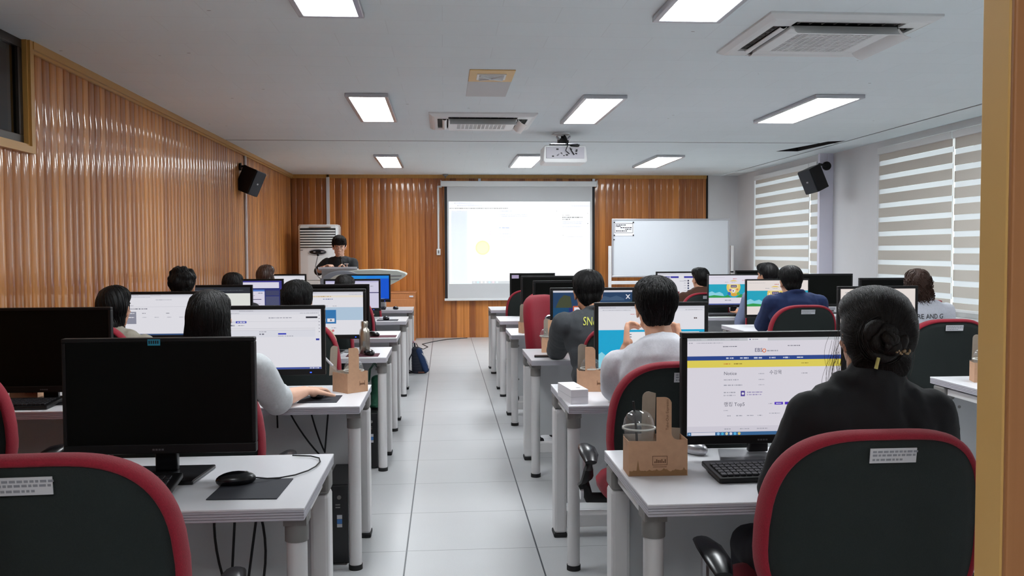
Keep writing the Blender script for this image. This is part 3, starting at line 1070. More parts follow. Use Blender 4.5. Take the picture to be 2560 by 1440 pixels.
b = MB().prism([(-.262, -.217), (-.15, -.2385), (0, -.2485), (.15, -.2385), (.262, -.217), (.26, -.15), (-.26, -.15)], 1.44, 1.73, 'xy')
b.build('vent_recess', m_dark, e)
for i in range(7):
    z = 1.462 + i * .038
    b = MB()
    pts = [(-.26, -.232), (-.13, -.256), (0, -.264), (.13, -.256), (.26, -.232)]
    vs = []; fs = []
    for x, y in pts:
        vs += [(x, y, z - .010), (x, y - .006, z), (x, y + .004, z + .012)]
    for k in range(4):
        for j in range(2): fs.append((3 * k + j, 3 * k + 3 + j, 3 * k + 4 + j, 3 * k + 1 + j))
    b.add(vs, fs)
    b.build('vent_slat', m_acw, e)
b = MB().box(-.12, .2, -.262, -.235, 1.735, 1.752)
b.build('chrome_strip', m_chrome, e, bevel=.004)
b = MB().ell((.0, -.245, 1.375), (.125, .02, .035), sub=3)
b.build('display', m_blackg, e, smooth=True)
b = MB().tube([(.13 * math.cos(a * PI / 16), -.25, 1.375 + .04 * math.sin(a * PI / 16)) for a in range(33)], .006, 8)
b.build('display_ring', m_silver, e, smooth=True)
b = MB().box(-.26, -.22, -.232, -.222, 1.40, 1.41)
b.build('maker_mark', m_cap, e)
b = MB().box(.05, .09, -.268, -.26, 1.37, 1.385).box(-.06, -.03, -.268, -.26, 1.37, 1.385)
b.build('display_marks', m_silver, e)

# small wooden cabinet by the back wall
cx0 = at(1038, 740, Y=13.9)[0]
zt = at(1038, 733, Y=13.9)[2]
e = empty('wooden_cabinet', (cx0 - .4, 14.08, 0), 0, 'low orange wood cabinet against the back wall beside the desks', 'cabinet')
MB().box(-.4, .4, -.2, .2, 0, zt).build('cabinet_body', m_cab, e, bevel=.004)
b = MB().box(-.41, .41, -.21, .2, zt, zt + .02)
b.build('cabinet_top', m_cab, e, bevel=.004)
for sx in (-1, 1):
    b = MB().box(min(0, sx * .39), max(0, sx * .39), -.215, -.2, .05, zt - .09)
    d = b.build('door', m_cab, e, bevel=.004)
    MB().box(sx * .05 - .006, sx * .05 + .006, -.235, -.215, zt * .5, zt * .5 + .1).build('handle', m_silver, d, bevel=.002)
MB().box(.31, .37, -.216, -.2, zt - .06, zt - .035).build('name_plate', m_label, e)

# floor cable in the aisle end
b = MB().tube([(-.42, 13.4, .004), (-.38, 12.9, .006), (-.3, 12.6, .006), (-.24, 12.9, .005), (-.33, 13.3, .005), (-.15, 13.7, .005), (.05, 14.0, .005), (.3, 14.15, .005), (.36, 14.2, .005)], .006, 6)
tag(b.build('floor_cable', m_rubber, smooth=True), 'thin black cable lying on the floor at the far end of the aisle', 'cable')
# ================================================================ desks
DZ = .722
AX1, BX0 = -.357, .515


def desk(x0, x1, y0, d, label, side, group='white computer desks'):
    """side: -1 when the aisle end is the right end (left block), +1 otherwise"""
    cx, cy = (x0 + x1) / 2, y0 + d / 2
    e = empty('computer_desk', (cx, cy, 0), 0, label, 'desk', group)
    hx, hy = (x1 - x0) / 2 - .002, d / 2
    MB().box(-hx, hx, -hy, hy, DZ - .006, DZ).build('tabletop', m_desk, e, bevel=.002)
    b = MB()
    for i in range(4):
        z = DZ - .006 - i * .007
        b.box(-hx + .001, hx - .001, -hy + .001, hy - .001, z - .0052, z)
    b.box(-hx + .004, hx - .004, -hy + .004, hy - .004, DZ - .034, DZ - .006)
    b.build('edge_band', m_edge, e)
    for sx in (-1, 1):
        lx = sx * (hx - .032)
        # near round leg
        b = MB().tube([(lx, -hy + .075, .02), (lx, -hy + .075, DZ - .10)], .027, 20)
        lg = b.build('leg', m_leg, e, smooth=True)
        b = MB().tube([(lx, -hy + .075, DZ - .105), (lx, -hy + .075, DZ - .045)], .031, 20).box(lx - .03, lx + .03, -hy + .045, -hy + .12, DZ - .06, DZ - .034)
        b.build('leg_cap', m_cap, lg, smooth=True)
        b = MB().tube([(lx, -hy + .075, 0), (lx, -hy + .075, .022)], .03, 20)
        b.build('leg_foot', m_rubber, lg, smooth=True)
        # far flat leg
        b = MB().box(lx - .03, lx + .03, hy - .125, hy - .03, .02, DZ - .1)
        lg = b.build('leg', m_leg, e, bevel=.012)
        MB().box(lx - .031, lx + .031, hy - .127, hy - .028, DZ - .1, DZ - .036).build('leg_cap', m_cap, lg, bevel=.01)
        MB().box(lx - .032, lx + .032, hy - .128, hy - .027, 0, .022).build('leg_foot', m_rubber, lg, bevel=.006)
        b = MB().box(lx - .012, lx + .012, -hy + .10, hy - .13, DZ - .075, DZ - .045)
        b.build('side_rail', m_leg, e)
    b = MB().box(-hx + .062, hx - .062, hy - .1, hy - .082, .16, DZ - .05)
    b.build('modesty_panel', m_panel, e, bevel=.002)
    b = MB()
    for sx in (-1, 1):
        for z in (.3, DZ - .14): b.tube([(sx * (hx - .10), hy - .102, z), (sx * (hx - .10), hy - .099, z)], .008, 10)
    b.build('panel_screws', m_cap, e)
    MB().box(-hx + .062, hx - .062, hy - .13, hy - .05, .05, .11).build('foot_rail', m_leg, e, bevel=.004)
    return e


ordn = ['nearest the camera', 'in the second row', 'in the third row', 'in the fourth row', 'in the fifth row', 'in the frontmost row']
AY = [2.29, 3.80, 5.55, 6.80, 8.45, 10.08]
BY = [2.24, 3.71, 5.31, 6.93, 8.35, 9.95]
CY = {1: 3.77, 2: 5.35, 3: 7.05, 4: 8.57, 5: 9.95}
for i, y in enumerate(AY):
    desk(-1.36, AX1, y, .615, 'white desk left of the aisle, aisle seat, ' + ordn[i], -1)
    if i: desk(-2.363, -1.36, y, .615, 'white desk against the wood-panelled wall, ' + ordn[i], -1)
for i, y in enumerate(BY):
    desk(BX0, 1.56, y, .63, 'white desk right of the aisle, aisle seat, ' + ordn[i], 1)
for i, y in CY.items():
    x0 = 2.48 if i == 1 else 2.42
    desk(x0, x0 + 1.03, y, .63, 'white desk in the window block, seat away from the window, ' + ordn[i], 1)
    desk(x0 + 1.03, x0 + 2.06, y, .63, 'white desk in the window block beside the window wall, ' + ordn[i], 1)

# ================================================================ chairs
def make_chair():
    e = empty('office_chair', (0, 0, 0), 0)
    zb, zt = .52, .985
    zc, hz = (zb + zt) / 2, (zt - zb) / 2
    N = 72

    def hw(z):
        t = (z - zb) / (zt - zb)
        return .238 + .03 * math.sin(PI * min(1, max(0, 1 - t) * .9)) - .012 * t

    def pt(k, s, y, p=3.5):
        a = 2 * PI * k / N
        u, v = math.cos(a), math.sin(a)
        z = zc + math.copysign(abs(v) ** (2 / p), v) * hz * s
        x = math.copysign(abs(u) ** (2 / p), u) * hw(z) * s
        return x, y, z

    def place(x, y, z):
        return V((x, y + .045 * (x / .25) ** 2 - .13 * (z - zb) + .03 * math.sin((z - zb) / (zt - zb) * PI) * .6, z))

    def shell(rings):
        b = MB(); vs = []
        for s, y in rings: vs += [place(*pt(k, s, y)) for k in range(N)]
        fs = []
        for r in range(len(rings) - 1):
            for k in range(N):
                fs.append((r * N + k, r * N + (k + 1) % N, (r + 1) * N + (k + 1) % N, (r + 1) * N + k))
        fs.append(tuple(range(N))); fs.append(tuple((len(rings) - 1) * N + k for k in range(N)))
        b.add(vs, fs)
        return b
    rings = [(.45, -.012), (.91, -.016), (.925, -.024), (.945, -.028), (.97, -.024), (.99, -.014), (1.0, .002), (.995, .02), (.975, .036), (.93, .046), (.8, .052), (.6, .056), (.45, .056), (.2, .056), (.05, .056)]
    bk = shell(rings).build('backrest', m_red, e, smooth=True, auto=False)
    shell([(.05, -.03), (.45, -.028), (.6, -.028), (.8, -.026), (.92, -.021), (.93, -.012)]).build('back_shell', m_mesh, e, smooth=True, auto=False)
    b = MB()
    ring = []
    for k in range(25):
        a = 2 * PI * k / 24
        ring.append(place(.045 * math.cos(a), .058, zt - .16 + .018 * math.sin(a)))
    b.tube(ring, .007, 8)
    b.build('handle_ring', m_chrome, e, smooth=True)
    b = MB().ell(place(0, .052, zt - .16), (.04, .008, .015))
    b.build('handle_hole', m_black, e, smooth=True)
    # sticker
    p0 = place(.0, -.0305, zt - .052)
    b = MB()
    R = Matrix.Translation(p0) @ Matrix.Rotation(-.13 * -1, 4, 'X')
    b.box(-.052, .052, -.001, .001, -.0165, .0165, R)
    sk = b.build('sticker', m_label, e)
    b = MB()
    for j, z in enumerate((.009, .001, -.009)):
        u = -.046
        while u < (.045 if j < 2 else .02):
            l_ = random.uniform(.004, .012); b.box(u, u + l_, -.0016, -.001, z - .0022, z + .0022, R); u += l_ + .003
    b.build('sticker_print', m_ink, sk)
    # back support bar
    b = MB().tube([place(0, -.035, .62), (0, .0, .50), (0, .05, .43), (0, .18, .405)], [.03, .03, .028, .028], 10, flat=.5)
    b.build('back_support', m_black, e, smooth=True)
    # seat
    b = MB()
    rr = []
    for s, z in ((.2, .50), (.8, .505), (.94, .495), (1, .475), (.99, .455), (.93, .44), (.2, .438)):
        rr.append([(math.copysign(abs(math.cos(2 * PI * k / 48)) ** .6, math.cos(2 * PI * k / 48)) * .245 * s,
                    .30 + math.copysign(abs(math.sin(2 * PI * k / 48)) ** .6, math.sin(2 * PI * k / 48)) * .235 * s, z) for k in range(48)])
    fs = []
    for r in range(len(rr) - 1):
        for k in range(48): fs.append((r * 48 + k, r * 48 + (k + 1) % 48, (r + 1) * 48 + (k + 1) % 48, (r + 1) * 48 + k))
    fs += [tuple(range(48)), tuple(6 * 48 + k for k in range(48))]
    b.add(sum(rr, []), fs)
    b.build('seat', m_red, e, smooth=True)
    b = MB().box(-.2, .2, .12, .48, .415, .438).box(-.09, .09, .18, .4, .37, .415)
    b.build('seat_pan', m_black, e, bevel=.01)
    MB().tube([(0, .29, .09), (0, .29, .25)], .033, 16).tube([(0, .29, .25), (0, .29, .38)], .022, 16).build('column', m_black, e, smooth=True)
    b = MB().tube([(0, .29, .06), (0, .29, .13)], .045, 16)
    for k in range(5):
        a = PI / 2 + 2 * PI * k / 5 + .35
        b.tube([(0, .29, .11), (.16 * math.cos(a), .29 + .16 * math.sin(a), .105), (.29 * math.cos(a), .29 + .29 * math.sin(a), .085)], [.032, .028, .02], 8, flat=.8)
    b.build('star_base', m_black, e, smooth=True)
    for k in range(5):
        a = PI / 2 + 2 * PI * k / 5 + .35
        cx, cy = .29 * math.cos(a), .29 + .29 * math.sin(a)
        t = V((-math.sin(a + .6), math.cos(a + .6), 0)) * .024
        c = V((cx, cy, .029))
        b = MB().tube([c - t, c - t * .2], .029, 18).tube([c + t * .2, c + t], .029, 18).tube([c + V((0, 0, .01)), c + V((0, 0, .058))], .010, 8)
        b.ell(c + V((0, 0, .012)), (.024, .024, .025))
        b.build('caster', m_rubber, e, smooth=True)
    for sx in (-1, 1):
        b = MB()
        # broad rear blade of the loop, sweeping from the seat up to the pad
        b.tube([(sx * .2, .30, .425), (sx * .285, .29, .43), (sx * .315, .25, .50), (sx * .31, .18, .53), (sx * .31, .15, .57), (sx * .30, .18, .59), (sx * .295, .25, .598), (sx * .29, .36, .595)],
               [.02, .022, .024, .028, .03, .026, .022, .016], 10, flat=.45, up=(0, 1, 0))
        ar = b.build('armrest', m_black, e, smooth=True)
        b = MB().tube([(sx * .30, .30, .46), (sx * .298, .31, .53), (sx * .296, .32, .585)], .011, 8)
        b.build('arm_strut', m_silver, ar, smooth=True)
        b = MB()
        vs = []
        b.tube([(sx * .302, .14, .598), (sx * .30, .19, .615), (sx * .295, .28, .618), (sx * .29, .37, .611)], [.022, .034, .034, .024], 12, flat=.42, up=(0, 0, 1))
        b.build('arm_pad', m_blackg, ar, smooth=True)
        b = MB().tube([(sx * .312, .27, .455), (sx * .322, .27, .455)], .026, 16)
        b.build('arm_disc', m_silver, ar, smooth=True)
    return e


chair0 = make_chair()
used = [0]


def chair(px_center, Y, pytop, rz, label, X=None):
    x = X if X is not None else at(px_center, 900, Y=Y)[0]
    zt = at(proj((x, Y - .055, .98))[0], pytop, Y=Y - .055)[2] if pytop else .985
    c = chair0 if not used[0] else copy_tree(chair0)
    used[0] = 1
    s = zt / .985
    c.location = (x, Y, 0)
    c.rotation_euler = (0, 0, rz)
    c.scale = (1, 1, s)
    tag(c, label, 'office chair', 'red and charcoal office chairs')
    return c


chair(None, 1.74, 1136, .05, 'empty office chair cut off by the lower left corner, sticker on its charcoal back', X=-.765)
chair(None, 1.93, 1074, .0, 'office chair cut off by the lower right edge, behind the woman in the black jacket', X=.965)
chair(None, 3.18, 903, 0, 'office chair cut off by the left edge of the photo, halfway up', X=-1.755)
chair(None, 3.1, 930, 0, 'office chair of the woman with long straight black hair, mostly behind the big dark monitor', X=-.885)
chair(None, 3.06, 903, 0, 'office chair of the man in the white shirt', X=.83)
chair(None, 4.75, 806, 0, 'office chair of the woman in the beige top by the panelled wall', X=-1.87)
chair(None, 4.8, 800, 0, 'office chair right behind the monitor with the blue card, third row left of the aisle', X=-.815)
chair(None, 4.62, 815, -.35, 'turned office chair of the man in the dark grey shirt', X=.96)
chair(None, 5.0, 797, 0, 'office chair behind the desk with the cup box, cut off by the door post', X=2.92)
chair(None, 6.0, 770, 0, 'office chair of the curly-haired person by the panelled wall', X=-1.85)
chair(None, 6.05, 772, 0, 'empty office chair in the fourth row left of the aisle', X=-.87)
chair(None, 6.5, 738, PI + .8, 'empty office chair turned round to show its red front, right of the aisle', X=.735)
chair(None, 6.45, 762, 0, 'office chair of the man in the navy jacket', X=2.66)
chair(None, 6.82, 751, .95, 'turned office chair right of the curly brown-haired woman by the window', X=3.84)
chair(None, 7.55, 742, 0, 'office chair in the fifth row against the panelled wall', X=-1.80)
chair(None, 7.6, 741, 0, 'office chair in the fifth row left of the aisle', X=-.85)
chair(None, 7.85, 729, 0, 'charcoal-backed office chair just left of and behind the turned red chair', X=.93)
chair(None, 7.75, 742, -.45, 'turned office chair of the dark-haired man in the striped shirt', X=2.93)
chair(None, 9.15, 722, 0, 'office chair in the frontmost row against the panelled wall', X=-1.85)
chair(None, 9.2, 735, 0, 'office chair in the frontmost row left of the aisle', X=-.90)
chair(None, 9.3, 724, 0, 'charcoal-backed office chair in the frontmost row right of the aisle', X=.90)
chair(None, 9.15, 731, 0, 'office chair of the man in the brown shirt', X=2.72)

m_greymark = mat('dark_grey_mark', srgb(86, 86, 90), .5)
# ================================================================ monitors
def monitor(xl, xr, yt, yb, Y, items, label, w=None, off_screen=False, rz=0, base='rect', extras=None, thin=False):
    X0 = at(xl, 800, Y=Y)[0] if xl is not None else None
    X1 = at(xr, 800, Y=Y)[0] if xr is not None else None
    if X0 is None: X0 = X1 - w
    if X1 is None: X1 = X0 + w
    w = X1 - X0
    z1 = at(xl if xl is not None else xr, yt, Y=Y)[2]
    z0 = at(xl if xl is not None else xr, yb, Y=Y)[2] if yb else z1 - w * .605
    z0 = max(z0, DZ + .045)
    h = z1 - z0
    e = empty('computer_monitor', ((X0 + X1) / 2, Y, DZ), rz, label, 'monitor', 'desktop monitors')
    zz0, zz1 = z0 - DZ, z1 - DZ
    bz = .012 if thin else .018
    ch = .028
    hx = w / 2
    b = MB()
    b.box(-hx, hx, 0, .03, zz0, zz0 + ch).box(-hx, hx, 0, .03, zz1 - bz, zz1).box(-hx, -hx + bz, 0, .03, zz0 + ch, zz1 - bz).box(hx - bz, hx, 0, .03, zz0 + ch, zz1 - bz)
    b.box(-hx + bz, hx - bz, .005, .028, zz0 + ch, zz1 - bz)
    b.prism([(-hx * .8, zz0 + .06), (hx * .8, zz0 + .06), (hx * .7, zz1 - .07), (-hx * .7, zz1 - .07)], .03, .05)
    b.build('housing', m_black, e, bevel=.003)
    if items is None:
        MB().box(-hx + bz, hx - bz, .003, .0048, zz0 + ch, zz1 - bz).build('screen', m_screen_off, e)
    else:
        items_mesh(-hx + bz, hx - bz, zz0 + ch, zz1 - bz, .0045, items, dy=-.00008).build('screen', m_screen, e)
    b = MB().box(-.032, .032, .052, .075, .012, zz0 + .12)
    b.build('stand_neck', m_blackg, e, bevel=.004)
    if base == 'rect': MB().prism([(-.11, -.075), (.11, -.075), (.125, .12), (-.125, .12)], .0, .012, 'xy').build('stand_base', m_blackg, e, bevel=.003)
    else:
        MB().prism([(-.16, -.07), (.03, -.1), (.06, .08), (-.11, .12)], .0, .01, 'xy').build('stand_base', m_silver, e, bevel=.003)
    b = MB()
    u = -.022
    for i in range(4):
        b.box(u, u + .006, -.0012, -.0004, zz0 + .010, zz0 + .015); u += .0085
    b.build('maker_mark', m_greymark, e)
    if items is not None:
        MB().box(hx - .07, hx - .062, -.001, 0, zz0 + .010, zz0 + .014).build('power_light', m_blue_led, e)
    if extras: extras(e, hx, zz0, zz1)
    return e


def page(*extra, top=C_(222, 222, 232)):
    return [('r', 0, 0, 1, 1, WHT), ('r', 0, 0, 1, .04, top), ('l', .02, .022, .16, .006, GRY), ('l', .3, .022, .42, .006, GRY), ('r', 0, .04, 1, .085, C_(238, 238, 246)), ('l', .04, .063, .3, .006, GRY), ('l', .82, .063, .98, .006, GRY)] + list(extra)


BAR = C_(60, 84, 130)
notice = [('r', 0, 0, 1, 1, C_(236, 232, 242)), ('r', 0, 0, 1, .03, C_(205, 208, 214)), ('r', .39, .002, .52, .03, C_(238, 238, 244)), ('l', .01, .017, .09, .006, GRY), ('l', .13, .017, .24, .006, GRY), ('l', .28, .017, .33, .006, GRY), ('c', .405, .017, .004, C_(60, 60, 130)), ('l', .42, .017, .46, .006, GRY),
          ('l', .01, .05, .035, .006, GRY), ('l', .06, .05, .23, .005, GRY),
          ('l', .23, .088, .32, .006, DGR), ('l', .65, .085, .73, .006, DGR),
          ('t', .435, .145, .034, 'EBS', C_(80, 80, 116)), ('c', .497, .133, .013, C_(240, 130, 80)), ('c', .497, .133, .008, C_(236, 232, 242)), ('l', .515, .135, .59, .009, GRY),
          ('r', 0, .185, 1, .228, C_(48, 76, 150)), ('r', 0, .228, 1, .302, C_(240, 222, 96))]
for i, (a, b_) in enumerate(((.25, .305), (.34, .395), (.43, .49), (.53, .57), (.62, .66), (.71, .75))):
    notice.append(('l', a, .207, b_, .010, C_(210, 218, 240)))
notice += [('l', .235, .266, .28, .008, C_(210, 120, 60)), ('l', .3, .266, .355, .008, C_(170, 150, 60)), ('l', .74, .266, .785, .006, C_(170, 150, 60)),
           ('t', .235, .38, .030, 'Notice', C_(96, 96, 112)), ('l', .46, .37, .5, .006, GRY), ('t', .53, .375, .030, '수강목', C_(96, 96, 112)), ('l', .74, .37, .78, .006, GRY),
           ('l', .235, .43, .33, .008, GRY), ('l', .46, .43, .5, .005, GRY), ('l', .235, .485, .355, .008, GRY), ('l', .46, .485, .5, .005, GRY),
           ('l', .235, .56, .31, .008, GRY), ('l', .235, .59, .31, .008, GRY), ('r', .345, .545, .372, .6, C_(84, 66, 160)), ('c', .359, .573, .008, WHT), ('l', .385, .56, .485, .008, C_(170, 160, 200)), ('l', .385, .585, .48, .008, C_(170, 160, 200)),
           ('t', .235, .70, .032, '랭킹 Top5', C_(96, 96, 112)), ('r', .565, .665, .62, .692, C_(84, 50, 200)), ('r', .632, .665, .685, .692, C_(84, 50, 200)), ('l', .575, .679, .61, .006, WHT), ('l', .525, .68, .55, .005, GRY),
           ('l', .235, .745, .262, .006, GRY), ('l', .257, .80, .28, .007, GRY), ('l', .315, .80, .355, .007, GRY), ('l', .385, .80, .43, .007, GRY), ('l', .455, .80, .485, .007, GRY), ('l', .53, .78, .6, .006, GRY),
           ('r', 0, .905, 1, .965, C_(224, 220, 232)), ('l', .24, .935, .28, .007, GRY), ('l', .34, .935, .4, .006, GRY), ('l', .45, .935, .52, .007, GRY),
           ('r', 0, .965, 1, 1, C_(62, 110, 160)), ('r', .025, .968, .18, .998, C_(232, 230, 240)), ('c', .013, .983, .006, C_(170, 210, 240))]
for i, c in enumerate((C_(150, 200, 240), C_(80, 190, 230), C_(230, 220, 180), C_(230, 230, 240), C_(90, 190, 240), C_(225, 205, 120))):
    notice.append(('c', .2 + i * .027, .983, .009, c))

CY_, LC = C_(20, 178, 226), C_(150, 226, 246)
blue = page(('l', .3, .13, .44, .006, C_(220, 110, 110)), ('l', .27, .3, .46, .01, DGR), ('l', .27, .34, .3, .007, GRY), ('r', 0, .385, 1, 1, CY_), ('r', .27, .42, .95, 1, C_(250, 250, 254)),
            ('r', .93, .44, 1, 1, CY_), ('p', [(0, 1), (0, .78), (.03, .74), (.07, .8), (.11, .76), (.16, .74), (.2, .78), (.24, .8), (.27, .78), (.27, 1)], LC), ('l', .29, .46, .31, .012, DGR), ('l', .29, .5, .31, .012, DGR), ('l', .29, .56, .31, .012, DGR),
            ('l', .3, .65, .5, .012, DGR), ('l', .3, .72, .44, .012, GRY), ('l', .9, .2, .93, .014, C_(80, 60, 60)))
NB = C_(20, 52, 96)
game = [('r', 0, 0, 1, 1, NB), ('r', 0, 0, 1, .045, C_(226, 226, 236)), ('r', 0, .045, 1, .4, C_(34, 66, 104)), ('p', [(.03, .4), (.08, .2), (.14, .1), (.22, .14), (.24, .4)], C_(70, 76, 52)),
        ('p', [(.55, .2), (.65, .13), (.72, .17), (.8, .12), (.9, .2), (.9, .24), (.55, .24)], C_(64, 92, 124)), ('p', [(.7, .45), (.77, .3), (.84, .42), (.87, .45)], C_(96, 98, 66)), ('p', [(.84, .45), (.9, .3), (1, .25), (1, .45)], C_(20, 60, 56)),
        ('r', 0, .4, .3, .9, C_(20, 76, 116)), ('r', .2, .4, .26, .72, C_(38, 46, 116)), ('r', .25, .36, .75, .9, C_(214, 98, 56)), ('r', .265, .39, .735, .87, C_(246, 240, 250)), ('r', 0, .9, 1, 1, C_(16, 60, 100)),
        ('p', [(.915, .10), (.93, .10), (.975, .20), (.96, .20)], WHT), ('p', [(.96, .10), (.975, .10), (.93, .20), (.915, .20)], WHT)]


def festive(warm=False):
    W_ = C_(250, 240, 236) if warm else C_(242, 238, 252)
    r = [('r', 0, 0, 1, 1, W_), ('l', .03, .07, .3, .005, GRY), ('l', .45, .115, .52, .012, C_(220, 100, 90)), ('l', .62, .17, .74, .012, C_(226, 110, 90)), ('l', .3, .23, .37, .009, GRY), ('l', .42, .23, .5, .009, GRY), ('l', .56, .23, .6, .009, GRY), ('l', .66, .23, .72, .009, GRY),
         ('r', 0, .3, 1, .76, C_(34, 178, 208)), ('c', .46, .40, .13, C_(248, 214, 112)), ('c', .46, .38, .09, C_(252, 232, 150)), ('r', 0, .2, 1, .3, W_), ('l', .3, .23, .37, .009, GRY), ('l', .42, .23, .5, .009, GRY),
         ('r', .41, .33, .52, .41, C_(66, 40, 110)), ('l', .42, .37, .51, .014, WHT),
         ('p', [(0, .76), (0, .58), (.06, .54), (.12, .6), (.2, .56), (.26, .62), (.3, .76)], LC), ('p', [(.6, .76), (.64, .62), (.72, .58), (.8, .64), (.9, .56), (1, .62), (1, .76)], LC),
         ('p', [(0, .76), (0, .7), (.1, .67), (.3, .71), (.36, .66), (.42, .76)], C_(52, 168, 84)), ('p', [(.5, .76), (.6, .64), (.7, .7), (.86, .66), (1, .72), (1, .76)], C_(52, 160, 84)),
         ('c', .46, .53, .035, C_(250, 250, 250)), ('c', .455, .53, .012, C_(60, 40, 80)), ('c', .38, .62, .03, C_(60, 110, 200)), ('c', .55, .63, .03, C_(120, 190, 70)), ('c', .47, .66, .06, C_(236, 178, 66), .5), ('c', .4, .5, .02, C_(160, 80, 190)), ('c', .53, .48, .02, C_(240, 150, 90)),
         ('r', .72, .42, 1, .54, C_(36, 50, 200)), ('l', .76, .455, .95, .014, WHT), ('l', .76, .5, .95, .01, WHT), ('l', .3, .85, .42, .014, DGR), ('l', .6, .84, .66, .01, GRY), ('l', .68, .84, .8, .01, GRY)]
    if not warm: r.append(('r', 0, .96, 1, 1, C_(80, 96, 170)))
    return r


table_pg = page(('l', .1, .16, .3, .008, GRY), ('r', .02, .13, .48, .2, C_(56, 56, 170)), ('r', .6, .13, 1, .2, C_(56, 56, 170)), ('l', .05, .165, .3, .02, WHT), ('l', .5, .32, .68, .012, GRY), ('r', .4, .74, .5, 1, C_(130, 70, 70)), *[('r', .68, .28 + i * .1, .715, .34 + i * .1, C_(40, 30 + i * 10, 60 + i * 14)) for i in range(6)], *[('l', .6, .30 + i * .1, .66, .012, GRY) for i in range(6)])
plainpg = page(('l', .08, .16, .3, .008, GRY), ('l', .08, .24, .5, .008, GRY), ('l', .1, .34, .8, .006, GRY))
logpg = page(('l', .55, .14, .75, .01, GRY), ('r', .87, .12, .97, .15, C_(60, 60, 70)), ('r', 0, .2, 1, .202, GRY), ('r', .27, .19, .36, .225, C_(44, 56, 190)), ('l', .28, .208, .35, .01, WHT), ('r', 0, .19, .27, .225, C_(226, 228, 240)), ('l', .17, .208, .24, .01, GRY), ('r', .0, .25, .26, .275, C_(190, 190, 200)), ('l', .02, .262, .24, .01, DGR), ('l', .29, .262, .34, .008, GRY),
              ('r', 0, .315, .95, .318, GRY), ('r', 0, .345, .95, .348, GRY), ('l', .05, .37, .12, .008, GRY), ('l', .47, .37, .53, .008, GRY), ('l', .47, .41, .51, .012, DGR), ('r', .63, .395, .7, .42, C_(60, 70, 200)), ('l', .05, .41, .1, .008, GRY), ('l', .05, .45, .16, .008, GRY), ('l', .47, .45, .53, .008, GRY), ('l', .63, .445, .76, .008, GRY), ('r', .02, .35, .95, .46, C_(236, 237, 246)),
              ('l', .05, .37, .12, .008, GRY), ('l', .47, .37, .53, .008, GRY), ('l', .47, .41, .51, .012, DGR), ('r', .63, .395, .7, .42, C_(60, 70, 200)), ('l', .05, .45, .16, .008, GRY), ('l', .63, .445, .76, .008, GRY),
              ('r', .955, .49, .985, .52, C_(50, 60, 170)), *[('c', .985, .1 + i * .055, .004, DGR) for i in range(6)], ('r', 0, .968, 1, 1, C_(70, 90, 170)), ('l', .9, .984, .98, .008, WHT))
gridpg = page(('l', .36, .13, .55, .008, GRY), ('l', .04, .27, .1, .01, GRY), ('r', 0, .3, 1, .303, GRY), ('l', .05, .35, .26, .012, DGR), ('r', .02, .42, .13, .72, C_(150, 152, 168)), ('l', .04, .46, .11, .012, WHT), ('l', .04, .56, .11, .012, WHT), ('l', .2, .46, .24, .01, DGR), ('l', .48, .46, .52, .01, DGR), ('l', .72, .46, .76, .01, DGR), ('l', .85, .46, .92, .01, DGR),
              *[('l', .2 + i * .145, .56, .25 + i * .145, .008, GRY) for i in range(6)], ('r', 0, .965, 1, 1, C_(56, 84, 130)))
cardpg = page(('r', 0, .085, 1, .13, C_(250, 240, 224)), ('l', .05, .108, .6, .012, C_(200, 170, 120)), ('l', .5, .17, .62, .01, C_(90, 110, 170)), ('l', .14, .24, .3, .016, C_(210, 90, 90)), ('l', .33, .33, .4, .01, GRY), ('l', .48, .33, .56, .01, GRY), ('l', .62, .33, .67, .01, GRY),
              ('r', 0, .36, 1, .66, C_(190, 214, 236)), ('r', .28, .42, .66, .74, C_(52, 126, 190)), ('l', .31, .48, .48, .03, WHT), ('l', .31, .54, .52, .012, WHT), ('l', .31, .58, .44, .012, WHT), ('r', .31, .62, .41, .7, WHT), ('r', .43, .62, .53, .7, WHT), ('r', .55, .62, .64, .7, WHT), ('c', .36, .66, .012, DGR), ('c', .48, .66, .012, DGR), ('c', .595, .66, .012, DGR),
              ('l', .6, .84, .66, .01, GRY), ('r', .45, .88, .63, .93, C_(214, 230, 244)), ('c', .62, .905, .016, C_(220, 130, 130)), ('l', .48, .905, .55, .012, C_(80, 140, 200)))
greenpg = page(('r', 0, 0, 1, .16, C_(50, 54, 62)), ('l', .2, .08, .9, .012, C_(90, 96, 104)), ('r', 0, .16, 1, .64, C_(242, 244, 238)), ('r', 0, .64, 1, 1, C_(226, 234, 206)))
darkpg = [('r', 0, 0, 1, 1, C_(70, 66, 150)), ('r', .0, .05, .95, .25, C_(236, 232, 250)), ('r', .3, .25, .97, 1, C_(44, 52, 120)), ('r', .33, .3, .68, 1, C_(236, 232, 250)), ('r', .33, .3, .68, .36, C_(90, 130, 210)), ('r', .7, .33, .95, .5, C_(70, 74, 110)), ('r', .7, .53, .95, 1, C_(84, 88, 122)), ('r', .36, .62, .62, .64, C_(60, 60, 100)), ('l', .56, .42, .65, .016, DGR), ('l', .38, .5, .5, .012, GRY), ('l', .4, .78, .6, .012, GRY), ('l', .56, .86, .65, .018, DGR)]
winpg = [('r', 0, 0, 1, 1, C_(226, 222, 246)), ('r', 0, 0, 1, .05, C_(190, 186, 224)), ('r', 0, .42, 1, .45, C_(56, 48, 110)), ('l', .1, .2, .4, .02, GRY), ('l', .6, .2, .9, .02, GRY)]
deskpg = [('r', 0, 0, 1, 1, C_(14, 92, 226)), ('r', 0, 0, 1, .12, C_(30, 140, 240)), ('p', [(0, 0), (.5, 0), (.2, 1), (0, 1)], C_(40, 150, 236)), ('r', 0, .96, 1, 1, C_(20, 40, 90)), ('l', .1, .955, .9, .012, C_(160, 190, 230))]
